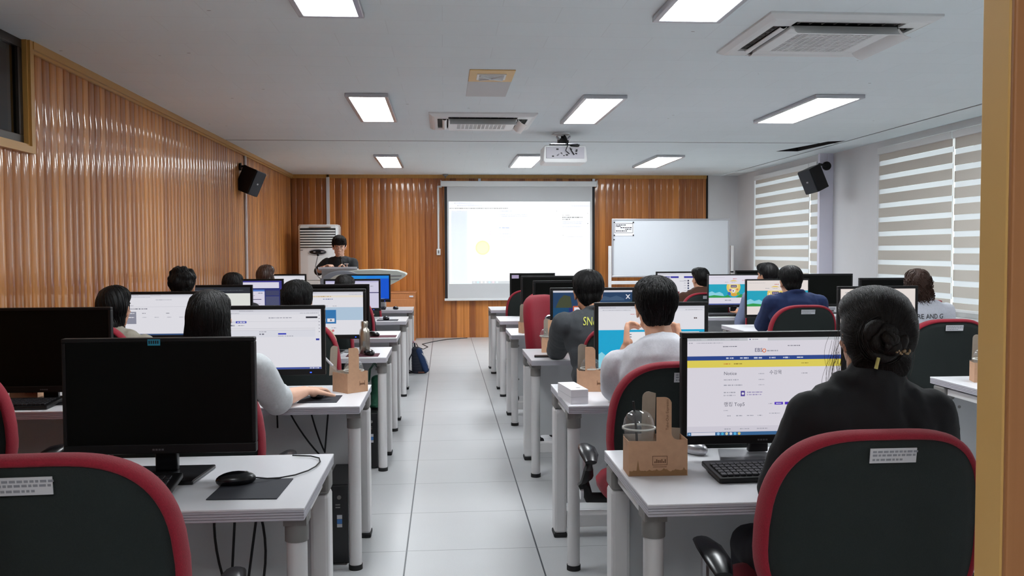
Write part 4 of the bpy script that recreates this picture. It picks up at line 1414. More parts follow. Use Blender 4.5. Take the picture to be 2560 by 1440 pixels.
beigepg = [('r', 0, 0, 1, 1, C_(250, 240, 234)), ('l', .06, .08, .5, .01, GRY), ('l', .1, .16, .5, .01, GRY), ('l', .1, .26, .3, .012, C_(226, 150, 110))]


def bluetape(e, hx, z0, z1):
    b = MB().box(-hx + .24, -hx + .275, -.0016, -.0002, z1 - .021, z1 - .003)
    t = b.build('tape_label', m_tape, e)
    b = MB()
    for i in range(5): b.box(-hx + .243 + i * .006, -hx + .2465 + i * .006, -.002, -.0016, z1 - .016, z1 - .007)
    b.build('tape_writing', m_blackink, t)


def lilac(e, hx, z0, z1):
    MB().box(-hx + .022, -hx + .105, -.0016, -.0002, z1 - .062, z1 - .022).build('tape_label', mat('lilac_paper', srgb(206, 190, 224), .6), e)


# left of the aisle
monitor(150, 635, 848, 1140, 2.62, None, 'large switched-off monitor with a blue tape label, nearest the camera on the left', extras=bluetape, thin=True)
monitor(None, 277, 768, 985, 4.02, None, 'switched-off monitor cut off by the left edge, in front of the panelled wall', w=.565, thin=True)
monitor(None, 812, 763, 937, 4.15, logpg, 'lit monitor of the woman with long straight black hair', w=.56)
monitor(305, None, 730, 850, 5.78, gridpg, 'lit monitor showing a grey timetable page behind the woman with the hair clip', w=.56)
monitor(None, 915, 722, 847, 5.78, cardpg, 'lit monitor showing a page with a blue card, next to the steel bottle', w=.54)
monitor(None, 632, 712, None, 7.0, greenpg, 'lit monitor with a pale green page, in front of the curly-haired person', w=.56)
monitor(None, 924, 710, None, 7.02, None, 'switched-off monitor just behind the monitor with the blue card', w=.56)
monitor(None, 710, 697, None, 8.68, darkpg, 'lit monitor with white and dark blue windows by the panelled wall', w=.54)
monitor(None, 952, 697, 777, 8.68, winpg, 'lit lilac monitor left of and in front of the bright blue one', w=.54)
monitor(None, 767, 685, None, 10.3, plainpg, 'small lit monitor in front of the standing air conditioner', w=.52)
monitor(None, 977, 685, 755, 10.3, deskpg, 'monitor with a bright blue desktop beside the lectern', w=.52)
# right of the aisle
monitor(1705, None, 832, 1113, 2.70, notice, 'lit monitor with a yellow and blue banner page, in front of the woman in black', w=.525, base='slant')
monitor(1487, 1771, 757, 935, 4.12, blue, 'lit monitor with a sky-blue page, in front of the man in the white shirt')
monitor(1376, None, 720, 845, 5.8, game, 'lit monitor with a dark blue picture and white cross, beside the man in grey', w=.56)
monitor(1333, None, 702, None, 7.4, None, 'switched-off monitor with a pale top edge behind the turned red chair', w=.55)
monitor(1303, None, 690, None, 8.85, None, 'switched-off monitor second from the front, right of the aisle', w=.55)
monitor(1275, 1388, 683, None, 10.45, None, 'switched-off monitor with a lilac paper label in front of the projection screen', extras=lilac)
# window block
monitor(2095, None, 716, None, 5.75, beigepg, 'lit monitor with a pale beige page, partly behind the woman in black', w=.55)
monitor(1864, 2023, 698, 795, 7.45, festive(True), 'lit monitor with a cartoon balloon banner, in front of the man in the navy jacket', thin=True)
monitor(2148, None, 695, None, 7.45, None, 'switched-off monitor between the woman in black and the curly brown hair', w=.54)
monitor(1769, None, 686, 769, 8.9, festive(), 'lit monitor with a cartoon balloon banner, left of the navy jacket man', w=.58, thin=True)
monitor(None, 2131, 684, None, 8.95, None, 'switched-off monitor just right of the navy jacket man', w=.56)
monitor(1640, None, 679, None, 10.3, table_pg, 'lit monitor with dark blue bars and thumbnails, left of the man in brown', w=.56)
monitor(1838, None, 676, None, 10.3, None, 'switched-off far monitor left of the dark-haired man in the striped shirt', w=.55)

# ================================================================ things on and under the desks
def pc(x, y, label):
    e = empty('desktop_computer', (x, y, 0), 0, label, 'computer', 'black computer towers under the desks')
    MB().box(-.05, .05, .006, .40, .008, .355).build('case', m_black, e, bevel=.004)
    MB().box(-.049, .049, -.004, .006, .010, .352).build('front_panel', m_blackg, e, bevel=.003)
    b = MB().box(-.0, .022, -.006, -.004, .205, .222).box(-.0, .022, -.006, -.004, .168, .182)
    b.build('stickers', m_label, e)
    MB().box(-.0, .022, -.006, -.004, .184, .203).build('blue_sticker', mat('blue_sticker', srgb(60, 120, 190), .4), e)
    b = MB().tube([(.01, -.004, .30), (.01, -.007, .30)], .009, 16)
    b.build('power_button', m_cap, e)
    b = MB().box(-.006, .014, -.006, -.003, .265, .270).box(-.006, .014, -.006, -.003, .253, .258)
    b.build('ports', m_cap, e)
    for sx in (-1, 1): MB().box(sx * .04 - .008, sx * .04 + .008, .02, .38, 0, .008).build('foot', m_rubber, e)
    return e


for i in (1, 2, 3, 4):
    pc(-.475, AY[i] + .13, 'black computer tower under the left aisle desk ' + ordn[i])
pc(-1.15, AY[0] + .2, 'black computer tower under the left aisle desk nearest the camera')


def keyboard(x, y, rz, label, tilt=.06, w=.44, d=.15):
    e = empty('keyboard', (x, y, DZ), rz, label, 'keyboard', 'black keyboards')
    R = Matrix.Rotation(tilt, 4, 'X')
    z0 = math.sin(tilt) * d / 2 + .001
    R = Matrix.Translation((0, 0, z0)) @ R
    MB().box(-w / 2, w / 2, -d / 2, d / 2, 0, .016, R).build('keyboard_body', m_black, e, bevel=.004)
    b = MB()
    for r in range(5):
        yy = -d / 2 + .014 + r * .024
        x = -w / 2 + .012
        while x < w / 2 - .02:
            l_ = .018 if not (r == 0 and abs(x + .06) < .05) else .09
            b.box(x, x + l_ - .003, yy, yy + .02, .016, .022, R)
            x += l_
    b.build('keys', m_key, e, bevel=.0015, seg=1)
    for sx in (-1, 1):
        MB().box(sx * .17 - .012, sx * .17 + .012, d / 2 - .02, d / 2 - .012, 0, z0 * 2 - .002).build('foot', m_rubber, e)
    return e


def mouse(x, y, rz, label, cable=None, s=1.0, z=DZ):
    e = empty('computer_mouse', (x, y, z), rz, label, 'mouse', 'black computer mice')
    b = MB().ell((0, 0, .014 * s), (.031 * s, .058 * s, .024 * s), sub=3)
    b.v = [V((v.x, v.y, max(v.z, .001))) for v in b.v]
    b.build('mouse_body', m_blackg, e, smooth=True)
    MB().tube([(-.0035, .03 * s, .0275 * s), (.0035, .03 * s, .0275 * s)], .008 * s, 14).build('scroll_wheel', m_cap, e, smooth=True)
    if cable:
        MB().tube([V(p) for p in cable], .0022, 6).build('mouse_cable', m_rubber, e, smooth=True)
    return e


def pad(x, y, rz, w, d, m, label):
    b = MB().box(-w / 2, w / 2, -d / 2, d / 2, 0, .003)
    o = b.build('mouse_pad', m, bevel=.001)
    o.location = (x, y, DZ); o.rotation_euler = (0, 0, rz)
    return tag(o, label, 'mouse pad', 'mouse pads')


# near left desk
keyboard(-.95, 2.43, -.03, 'black keyboard under the large switched-off monitor', tilt=.2, w=.46, d=.16)
pad(-.532, 2.485, -.04, .185, .21, m_pad, 'black mouse pad on the near left desk')
mouse(-.585, 2.535, -1.25, 'black mouse on the pad on the near left desk', [Matrix.Rotation(1.25, 3, 'Z') @ V(q) for q in ((.048, .014, .014), (.08, .03, .006), (.11, .05, .002), (.15, .08, .002), (.18, .13, .002), (.195, .18, .002), (.20, .24, .002), (.19, .29, .002), (.16, .32, .002), (.10, .335, .002))], s=.95, z=DZ + .003)
# second row left
mouse(at(800, 990, Z=DZ)[0] - .005, 4.02, .25, 'black mouse under the hand of the woman with long hair', None, z=DZ + .003)
pad(-.55, 3.99, -.02, .17, .19, m_pad, 'dark mouse pad under the mouse of the woman with long hair')
keyboard(-.92, 4.02, 0, 'black keyboard in front of the woman with long hair', w=.4)
keyboard(-1.86, 3.92, 0, 'black keyboard beside the left edge of the photo', w=.42, d=.17)
keyboard(-.95, 5.68, 0, 'black keyboard on the third-row desk left of the aisle', w=.4)
p = at(928, 882, Z=DZ); pad(p[0] - .04, 5.68, 0, .2, .16, m_pad2, 'wine-coloured mouse pad beside the steel bottle')
mouse(p[0] + .0, 5.66, .4, 'black mouse beside the steel bottle', [(0, .05, .01), (.02, .09, .003), (.05, .14, .003), (-.1, .2, .003)], z=DZ + .003)
p = at(940, 834, Z=DZ); pad(-.47, 6.93, 0, .2, .17, m_pad2, 'wine-coloured mouse pad on the fourth-row desk left of the aisle')
mouse(p[0], 6.93, .9, 'black mouse on the fourth-row desk left of the aisle', [(0, .05, .01), (.03, .1, .003), (-.04, .16, .003)], z=DZ + .003)
mouse(-.555, 8.6, .2, 'black mouse on the fifth-row desk left of the aisle', [(0, .05, .01), (.02, .1, .003), (-.04, .2, .003)], z=DZ + .003)
pad(-.54, 8.58, 0, .2, .17, m_pad, 'grey mouse pad on the fifth-row desk left of the aisle')
mouse(-.55, 10.2, .2, 'black mouse on the frontmost desk left of the aisle', None, z=DZ)
keyboard(-.86, 10.22, 0, 'black keyboard on the frontmost desk left of the aisle', w=.4)
# right
keyboard(.98, 2.51, .02, 'black keyboard in front of the woman in the black jacket', w=.44, d=.17)
keyboard(2.8, 8.72, 0, 'black keyboard under the far cartoon banner monitor', w=.4)
keyboard(2.9, 7.2, -.1, 'black keyboard in front of the man in the navy jacket', w=.4)
keyboard(1.0, 5.46, 0, 'black keyboard in front of the man in the dark grey shirt', w=.4)

# steel bottle
p = at(917, 878, Z=DZ)
e = empty('steel_bottle', (p[0], 5.76, DZ), 0, 'brushed steel water bottle on the third-row desk left of the aisle', 'bottle')
MB().lathe([(0, 0), (.032, 0), (.034, .006), (.034, .135), (.03, .155), (.022, .165), (.022, .178), (0, .18)], n=28).build('bottle_body', m_steel, e, smooth=True)
MB().lathe([(.0, .178), (.0235, .178), (.0235, .205), (.02, .21), (0, .21)], n=28).build('bottle_cap', m_steel, e, smooth=True)
MB().box(-.008, .008, -.0352, -.033, .05, .085).build('bottle_logo', m_cap, e)


def cup(e0, c, h=.105, lid=True, straw=None, fill=None, label='clear plastic cup with a dome lid', grp='clear plastic takeaway cups'):
    e = empty('plastic_cup', c, 0, label, 'cup', grp)
    MB().lathe([(.0, .002), (.03, .002), (.032, .0), (.044, h - .004), (.046, h)], n=32).build('cup_body', m_clear, e, smooth=True)
    if fill: MB().lathe([(0, .004), (.029, .004), (.029 + .012 * fill, h * fill), (0, h * fill)], n=24).build('drink', mat('iced_drink', srgb(120, 90, 80), .2), e, smooth=True)
    if lid:
        b = MB().lathe([(.046, h - .006), (.0495, h - .004), (.0495, h + .004), (.046, h + .006), (.045, h + .012), (.042, h + .026), (.034, h + .040), (.022, h + .048), (.010, h + .051)], n=32)
        b.build('dome_lid', m_clear, e, smooth=True)
        MB().tube([(.047 * math.cos(a * PI / 16), .047 * math.sin(a * PI / 16), h) for a in range(33)], .0028, 6).build('rim', mat('lid_rim', srgb(214, 214, 206), .3), e, smooth=True)
    if straw:
        MB().tube(straw, .0035, 8).build('straw', m_rubber, e, smooth=True)
    return e


def carrier(x, y, z, rz, label, w=.175, d=.09, h=.088, H=.235, printed=False, hw_=.045, hx0=None, flip=1):
    """kraft cardboard two-cup carrier: open box, low walls, tall centre handle of two leaves"""
    e = empty('cup_carrier', (x, y, z), rz, label, 'cup carrier', 'cardboard cup carriers')
    t = .0016
    hx, hy = w / 2, d / 2
    c0 = .0 if hx0 is None else hx0

    def arc(cx, cz, r, a0, a1, n=6): return [(cx + r * math.cos(a0 + (a1 - a0) * i / n), cz + r * math.sin(a0 + (a1 - a0) * i / n)) for i in range(n + 1)]
    # front leaf: low wall with the handle rising from it
    hl, hr = c0 - hw_ / 2 - .002, c0 + hw_ / 2
    prof = [(-hx, 0), (hx, 0), (hx, h)] + [(hx - .03, h)] + list(reversed(arc(hr + .02, h + .02, .02, PI, 1.5 * PI))) [::1] + [(hr, H - .03)] + arc(hr - .02, H - .036, .02, 0, PI / 2) + [(hl + .004, H - .016), (hl, H - .016), (hl, h - .004), (-hx, h - .002)]
    prof = [(a * flip, b_) for a, b_ in prof]
    MB().prism(prof, -hy, -hy + t).build('front_wall', m_kraft, e)
    prof = [(-hx, .0), (hx, 0), (hx, h + .016), (hr + .02, h + .018), (hr, h), (hl + .005, h), (-hx, h)]
    prof = [(a * flip, b_) for a, b_ in prof]
    MB().prism(prof, hy - t, hy).build('back_wall', m_kraftin, e)
    b = MB().box(-hx, -hx + t, -hy + t, hy - t, 0, h - .004).box(hx - t, hx, -hy + t, hy - t, 0, h).box(-hx, hx, -hy, hy, 0, t)
    b.build('side_walls', m_kraft, e)
    # second handle leaf, folded slightly apart, grey inside showing
    R = Matrix.Translation((0, hy - .004, h - .01)) @ Matrix.Rotation(.1, 4, 'X')
    q = [(hl - .026, -.01), (hl + .014, -.01), (hl + .014, H - h - .006)] + arc(hl - .008, H - h - .018, .018, PI / 3, PI, 5)
    q = [(a * flip, b_) for a, b_ in q]
    MB().prism(q, .002, .002 + t, 'xz', R).build('handle_leaf', m_kraftin, e)
    if printed:
        b = MB()
        text_on(b, 'Take-Out Espresso', (flip * (c0 + .008) + .004, -hy - .0006, h + .028), (0, 0, 1), (-1, 0, 0), .0115)
        # small framed emblem
        ex, ez = .005, .045
        for x0, x1, z0, z1 in ((-.022, .022, .012, .0135), (-.022, .022, -.0135, -.012), (-.022, -.0205, -.012, .012), (.0205, .022, -.012, .012)):
            b.box(ex + x0, ex + x1, -hy - .0006, -hy, ez + z0, ez + z1)
        for i in range(7):
            xx = ex - .016 + i * .005
            zz = .003 + .004 * abs(math.sin(i * 1.9))
            b.box(xx, xx + .0035, -hy - .0006, -hy, ez - .007, ez - .007 + zz * 1.6)
        b.box(ex - .02, ex + .02, -hy - .0006, -hy, ez - .019, ez - .0175)
        b.build('print', m_kraftink, e)
        b = MB()
        pts = [(-hx + .002, .002)]
        n = 40
        for i in range(n + 1):
            u = i / n
            zz = .016 + .006 * noise.noise(V((u * 9, 0, 1))) + .010 * max(0, noise.noise(V((u * 31, 3, 1))))
            if abs(u - .15) < .013: zz = .048
            pts.append((-hx + .002 + (2 * hx - .004) * u, zz))
        pts.append((hx - .002, .002))
        b.prism(pts, -hy - .0005, -hy - .0001)
        b.build('skyline_print', m_kraftink2, e)
    else:
        b = MB()
        b.box(.01, .04, -hy - .0006, -hy, .04, .042).box(.01, .012, -hy - .0006, -hy, .03, .052).box(.038, .04, -hy - .0006, -hy, .03, .052)
        b.box(.012, .038, -hy - .0006, -hy, .034, .0405)
        b.build('print', m_kraftink, e)
    return e


# near right desk
p = at(1646, 1190, Z=DZ)
carrier(p[0], p[1] + .045, DZ, -.02, 'kraft cardboard cup carrier with a clear cup, on the near right desk', printed=True, w=.172, h=.105, H=.245, hx0=.018, hw_=.042)
cup(None, (p[0] - .048, p[1] + .042, DZ + .022), h=.112, straw=[(-.001, .01, .01), (-.008, .0, .11), (-.018, -.004, .19)], fill=.15, label='clear plastic cup with dome lid and black straw, on the near right desk')
# second row right
p = at(1478, 980, Z=DZ)
carrier(p[0] + .02, p[1] + .05, DZ, -.05, 'kraft cup carrier beside the long white box', w=.15, h=.10, H=.225, hx0=-.02)
cup(None, (p[0] + .005, p[1] + .05, DZ + .004), h=.10, label='clear cup inside the carrier beside the long white box')
p0, p1_ = at(1399, 993, Z=DZ), at(1430, 1011, Z=DZ)
e = empty('white_box', (at(1432, 1000, Z=DZ)[0], 3.87, DZ), 0, 'long white product box on the corner of the desk', 'box')
R = Matrix.Rotation(.12, 4, 'Z')
MB().box(-.038, .038, -.115, .115, 0, .062, R).build('box_body', m_card, e, bevel=.0015)
MB().box(-.0385, .0385, -.1155, .1155, .03, .0305, R).build('lid_seam', m_ink, e)
b = MB().ell((.015, -.06, .0622), (.012, .008, .0006), R)
b.build('box_emblem', m_cap, e)
# third row right
p = at(1376, 884, Z=DZ)
carrier(p[0] + .03, p[1] + .1, DZ, -.1, 'kraft cup carrier by the elbow of the man in the dark grey shirt', w=.15, h=.10, H=.225, hx0=-.01)
cup(None, (p[0] - .01, p[1] + .1, DZ + .004), h=.10, fill=.9, label='clear cup with a dark red drink in the third row carrier')
p = at(1362, 888, Z=DZ)
b = MB().box(-.075, .075, -.037, .037, 0, .008)
o = b.build('mobile_phone', m_blackg, bevel=.003); o.location = (p[0] + .0, 5.47, DZ); o.rotation_euler = (0, 0, -.1)
tag(o, 'black phone lying on the desk in front of the man in the dark grey shirt', 'phone')
MB().box(-.07, .07, -.033, .033, .008, .0085).build('phone_screen', m_screen_off, o)
p = at(1303, 832, Z=DZ)
carrier(p[0] + .05, 7.12, DZ, .3, 'kraft cup carrier half hidden by the turned red chair', w=.12, h=.09, H=.24)
# second row left of the aisle, by the hand
p = at(860, 985, Z=DZ)
carrier(p[0] + .02, p[1] + .085, DZ, .72, 'kraft cup carrier right of the hand on the mouse', w=.115, d=.12, h=.095, H=.225, hx0=-.02, hw_=.055)
cup(None, (p[0] + .035, p[1] + .10, DZ + .01), h=.085, label='clear cup in the carrier right of the hand on the mouse')
b = MB().tube([(0, 0, .0), (-.10, -.01, .11)], .0055, 10)
o = b.build('straw', m_clear, smooth=True); o.location = (p[0] - .02, p[1] + .05, DZ + .085)
tag(o, 'clear straw sticking out to the left of the cup carrier by the hand', 'straw')
MB().tube([(-.036, -.0036, .04), (-.10, -.01, .11)], .0059, 10).build('straw_wrapper', m_label, o)
# second row, wall side
p = at(88, 984, Z=DZ)
carrier(-1.86, 4.14, DZ, 0, 'small kraft carrier behind the keyboard at the left edge of the photo', w=.12, d=.09, h=.06, H=.13)
# window block, second row
p = at(2425, 950, Z=DZ)
carrier(p[0] + .06, 4.2, DZ, -.3, 'kraft cup carrier beside the door post, on the window-side desk', w=.16, h=.10, H=.24, hx0=-.02)
cup(None, (p[0] + .02, 4.19, DZ + .004), h=.11, label='clear cup in the carrier beside the door post')
b = MB().box(-.06, .06, -.04, .04, 0, .012)
o = b.build('phone_case', m_cap, bevel=.003); o.location = (p[0] + .05, 4.0, DZ)
tag(o, 'dark grey notebook lying on the window-side desk by the door post', 'notebook')

# mouse beside the base of the near right monitor, leftover plug box
e = empty('computer_mouse', (.80, 2.80, DZ), .4, 'silver and black mouse behind the near right monitor', 'mouse', 'black computer mice')
b = MB().ell((0, 0, .016), (.03, .05, .024), sub=3); b.v = [V((v.x, v.y, max(v.z, .001))) for v in b.v]
b.build('mouse_body', m_silver, e, smooth=True)

# cables hanging below desks
def cable(pts, label, r=.004):
    b = MB().tube(pts, r, 6)
    return tag(b.build('power_cable', m_rubber, smooth=True), label, 'cable', 'black cables hanging under the desks')


def smoothpts(a, c, bow, n=8):
    a, c, bow = V(a), V(c), V(bow)
    m = (a + c) / 2 + bow
    return [a * (1 - t) ** 2 + m * 2 * t * (1 - t) + c * t * t for t in [i / n for i in range(n + 1)]]


Yp = 2.29 + .615 - .12
def cb(x0, y0, x1, y1, Y, bow, label):
    a, c = at(x0, y0, Y=Y), at(x1, y1, Y=Y)
    a[2] = DZ - .036
    cable(smoothpts(a, c, bow), label)
cb(550, 1300, 556, 1438, Yp, (-.04, 0, 0), 'leftmost of the black cables under the near left desk')
cb(594, 1300, 580, 1438, Yp - .01, (.0, 0, 0), 'second of the black cables under the near left desk, counted from the left')
cb(616, 1300, 660, 1440, Yp, (.05, 0, 0), 'black cable bowing to the right under the near left desk')
cb(656, 1300, 622, 1440, Yp - .015, (0, 0, 0), 'thin black cable crossing another under the near left desk')
Yp = 3.80 + .615 - .12
cb(706, 1032, 800, 1138, Yp, (-.02, 0, -.02), 'black cable slanting right under the second-row desk left of the aisle')
cb(768, 1032, 812, 1130, Yp, (-.0, 0, -.05), 'thin curved black cable under the second-row desk left of the aisle')
cb(824, 1032, 812, 1132, Yp - .01, (0, 0, 0), 'straight thin black cable nearest the leg under the second-row desk')
cb(692, 1032, 694, 1070, Yp, (0, 0, 0), 'short black cable end above the armrest under the second-row desk')

# backpack
p = at(1050, 934, Z=0)
e = empty('backpack', (p[0] - .0, p[1] + .06, 0), 0, 'navy and dark backpack standing on the floor by the left desks', 'backpack')
b = MB()
for i in range(9):
    t = i / 8
    z = .012 + .255 * t
    hwx = .095 - .03 * t ** 2
    b.ell((-.01 - .035 * t, 0, z), (hwx, .075 - .02 * t, .035), sub=2)
me = finish(b, .008, 3); link_mesh('bag_body', me, m_navyd, e)
b = MB()
for i in range(9):
    t = i / 8
    b.ell((.065 - .075 * t, -.035, .04 + .215 * t), (.04, .05 - .01 * t, .035), sub=2)
me = finish(b, .008, 3); link_mesh('front_pocket', me, m_navy, e)
b = MB().tube([(-.09, -.03, .23), (-.125, -.05, .15), (-.13, -.05, .04), (-.07, -.03, .015)], .012, 8, flat=.5)
b.build('shoulder_strap', m_navyd, e, smooth=True)
b = MB().tube([(-.085, 0, .25), (-.09, 0, .33), (-.075, 0, .355), (-.06, 0, .34), (-.055, 0, .26)], .010, 8)
b.build('grab_handle', m_navyd, e, smooth=True)
b = MB().tube([(-.085, 0, .345), (-.075, 0, .36), (-.062, 0, .345)], .012, 8)
b.build('handle_tag', mat('pink_tag', srgb(180, 140, 150), .6), e, smooth=True)
b = MB().tube([(.0, -.05, .255), (.05, -.07, .2), (.09, -.08, .12), (.10, -.07, .06)], .006, 8)
b.build('side_cord', m_label, e, smooth=True)
b = MB().box(-.02, .05, -.085, -.07, .008, .024)
b.build('leather_patch', mat('brown_leather', srgb(96, 56, 44), .6), e, bevel=.004)

# green bag hanging under the third-row desk
e = empty('green_bag', (-.455, AY[2] + .30, .355), 0, 'dark green shopping bag on the computer tower under the third-row desk', 'bag')
b = MB()
for i in range(9):
    t = i / 8
    b.ell((.02 * math.sin(t * 2), 0, .03 + .16 * t), (.05 - .006 * t, .07 - .02 * t, .03), sub=2)
me = finish(b, .008, 2); link_mesh('bag_body', me, m_green, e)
b = MB().tube([(-.035, -.03, .18), (-.03, -.05, .26), (.0, -.05, .305), (.03, -.05, .26), (.035, -.03, .18)], .009, 8, flat=.4)
b.tube([(-.035, .03, .18), (-.03, .05, .25), (.0, .06, .29), (.03, .05, .25), (.035, .03, .18)], .009, 8, flat=.4)
b.build('bag_handles', m_green, e, smooth=True)
b = MB().box(-.02, .0, -.03, .03, .0, .13)

# lectern
LY = 11.05
e = empty('lectern', (-1.05, LY, 0), 0, 'grey and white electronic lectern with wing-shaped side shelf', 'lectern')
def L(mb, name, m, **k): return mb.build(name, m, e, off=(-1.05, LY, 0), **k)
xa, xb = at(800, 700, Y=LY)[0], at(912, 700, Y=LY)[0]
zt = at(850, 676, Y=LY)[2]
pts = []
for i in range(21):
    t = i / 20
    pts.append((xa + (xb - xa) * t, zt - .075 * (abs(2 * t - 1) ** 2.6) * 1.4 - .005))
MB_ = MB().prism([(xa + .08, 0), (xb - .08, 0), (xb - .02, .6)] + list(reversed(pts)) + [(xa + .02, .6)], LY, LY + .5)
L(MB_, 'lectern_body', mat('lectern_grey', srgb(150, 156, 166), .35), bevel=.01)
pts2 = [(xa + .08 + (xb - xa - .16) * i / 20, zt - .05 - .10 * (abs(2 * i / 20 - 1) ** 2.4)) for i in range(21)]
L(MB().prism([(xa + .1, .1), (xb - .1, .1)] + list(reversed(pts2)), LY - .02, LY), 'front_panel', mat('lectern_cream', srgb(206, 206, 196), .4), bevel=.004)
x2 = at(1016, 690, Y=LY)[0]
zw = at(960, 674, Y=LY)[2]
w1 = [(xb - .35, zw - .03), (xb - .1, zw - .005), (xb + .15, zw + .002), (x2 - .12, zw - .012), (x2 - .02, zw - .045), (x2, zw - .065), (x2 - .03, zw - .095), (x2 - .1, zw - .14), (x2 - .22, zw - .2), (xb - .2, zw - .2), (xb - .35, zw - .15)]
L(MB().prism(w1, LY + .02, LY + .45), 'side_shelf', mat('lectern_pale', srgb(208, 214, 206), .35), bevel=.012)
L(MB().box(x2 - .34, x2 - .06, LY + .01, LY + .018, zw - .085, zw - .07), 'shelf_groove', m_greybox)
L(MB().box(x2 - .30, x2 - .09, LY + .01, LY + .018, zw - .125, zw - .112), 'shelf_groove', m_greybox)
L(MB().box(x2 - .42, x2 - .27, LY + .1, LY + .38, 0, zw - .19), 'shelf_column', m_greybox, bevel=.02)
xl_, xr_ = at(795, 672, Y=LY + .1)[0], at(893, 672, Y=LY + .1)[0]
zl = at(845, 676, Y=LY + .1)[2]
e3 = empty('laptop', ((xl_ + xr_) / 2, LY + .1, zl), 0, 'silver edge of an open laptop on top of the lectern', 'laptop')
hx = (xr_ - xl_) / 2
R = Matrix.Rotation(.0, 4, 'X')
MB().box(-hx, hx, -.0, .22, 0, .018).build('laptop_base', m_silver, e3, bevel=.004)
MB().box(-hx, hx, -.006, .006, .018, .042).box(.02, hx - .01, -.01, -.004, .026, .04).build('laptop_lid', mat('silver_lid', srgb(226, 228, 236), .25), e3, bevel=.002)
L(MB().box(xl_ + .05, xr_ - .05, LY + .05, LY + .4, zt - .1, zl), 'top_plate', m_greybox)
# gooseneck microphone
a, c = at(790, 690, Y=LY + .05), at(795, 637, Y=LY + .05)
e3 = empty('gooseneck_microphone', a, 0, 'thin gooseneck microphone with a black foam ball at the left of the lectern', 'microphone')
d = c - a
MB().tube([(.06, .05, -.05), (.02, .0, .0), (-.005, 0, d.z * .45), (d.x * .6, 0, d.z * .8), (d.x, 0, d.z)], .0055, 8).build('gooseneck', m_greybox, e3, smooth=True)
MB().ell(d, .017).build('foam_ball', m_rubber, e3, smooth=True)
# ================================================================ people
def hand(b, W, d, nrm, side, curl=.5, spread=.1, thumb=.6, s=1.0, tdir=None):
    """five fingers on a palm; d: wrist to knuckles, nrm: the way the palm faces, side: +1 thumb along d x nrm"""
    d = V(d).normalized(); nrm = V(nrm); nrm = (nrm - d * nrm.dot(d)).normalized()
    lat = d.cross(nrm) * side       # towards the thumb
    W = V(W)
    for i in range(5):
        t = (i - 2) * .0155
        b.cap(W + lat * t * .75 + d * .012, W + lat * t + d * .08, .0155 * s, .0125 * s, 8, 2)
    b.ell(W + d * .035 + nrm * .010 + lat * .022, (.02 * s, .02 * s, .02 * s))
    ls = (.070, .079, .073, .057)
    for i in range(4):
        o = (1.5 - i) * .0195
        p = W + d * .086 + lat * o
        dd = (d + lat * (1.5 - i) * spread * .5).normalized()
        an = 0
        segs = (.44, .32, .26)
        r = .0092 * s
        for k, f in enumerate(segs):
            an += curl * (.45, .75, .55)[k] * (1 + .06 * i)
            q = p + (dd * math.cos(an) + nrm * math.sin(an)) * ls[i] * f * s
            b.cap(p, q, r, r * .93, 8, 2)
            p = q; r *= .93
    p = W + d * .022 + lat * .026
    t1 = (V(tdir) if tdir else (d * .55 + lat * .75 + nrm * .35 * thumb)).normalized()
    q = p + t1 * .042 * s
    b.cap(p, q, .0145 * s, .0112 * s, 8, 2)
    t2 = (t1 + (d * .35 + nrm * .2 * thumb if tdir is None else nrm * .08)).normalized()
    q2 = q + t2 * .034 * s
    b.cap(q, q2, .0112 * s, .0098 * s, 8, 2)
    b.cap(q2, q2 + t2 * .022 * s, .0098 * s, .0078 * s, 8, 2)


def head_shapes(b, HM, s=1.0):
    def E(c, r, sub=3): b.ell(HM @ (V(c) * s), [x * s for x in r], HM, sub)
    def K(a, c, ra, rb): b.cap(HM @ (V(a) * s), HM @ (V(c) * s), ra * s, rb * s, 10, 2)
    E((0, -.012, .03), (.073, .092, .09))
    E((0, .022, -.02), (.062, .07, .085))
    E((0, .038, -.075), (.045, .042, .035))
    E((0, .062, -.098), (.02, .018, .014))
    K((-.045, .01, -.07), (-.02, .05, -.09), .016, .016); K((.045, .01, -.07), (.02, .05, -.09), .016, .016)
    K((0, .088, .018), (0, .104, -.022), .007, .011); E((-.011, .096, -.027), (.008, .008, .006)); E((.011, .096, -.027), (.008, .008, .006))
    K((-.04, .078, .030), (.04, .078, .030), .008, .008)
    E((-.04, .066, -.02), (.018, .015, .015)); E((.04, .066, -.02), (.018, .015, .015))
    E((0, .088, -.055), (.022, .008, .0045)); E((0, .087, -.064), (.019, .009, .005))
    for sx in (-1, 1):
        E((sx * .074, -.008, -.012), (.008, .019, .031), 2)
        E((sx * .082, -.013, .006), (.006, .015, .014), 2)
        E((sx * .073, -.002, -.036), (.007, .008, .009), 2)


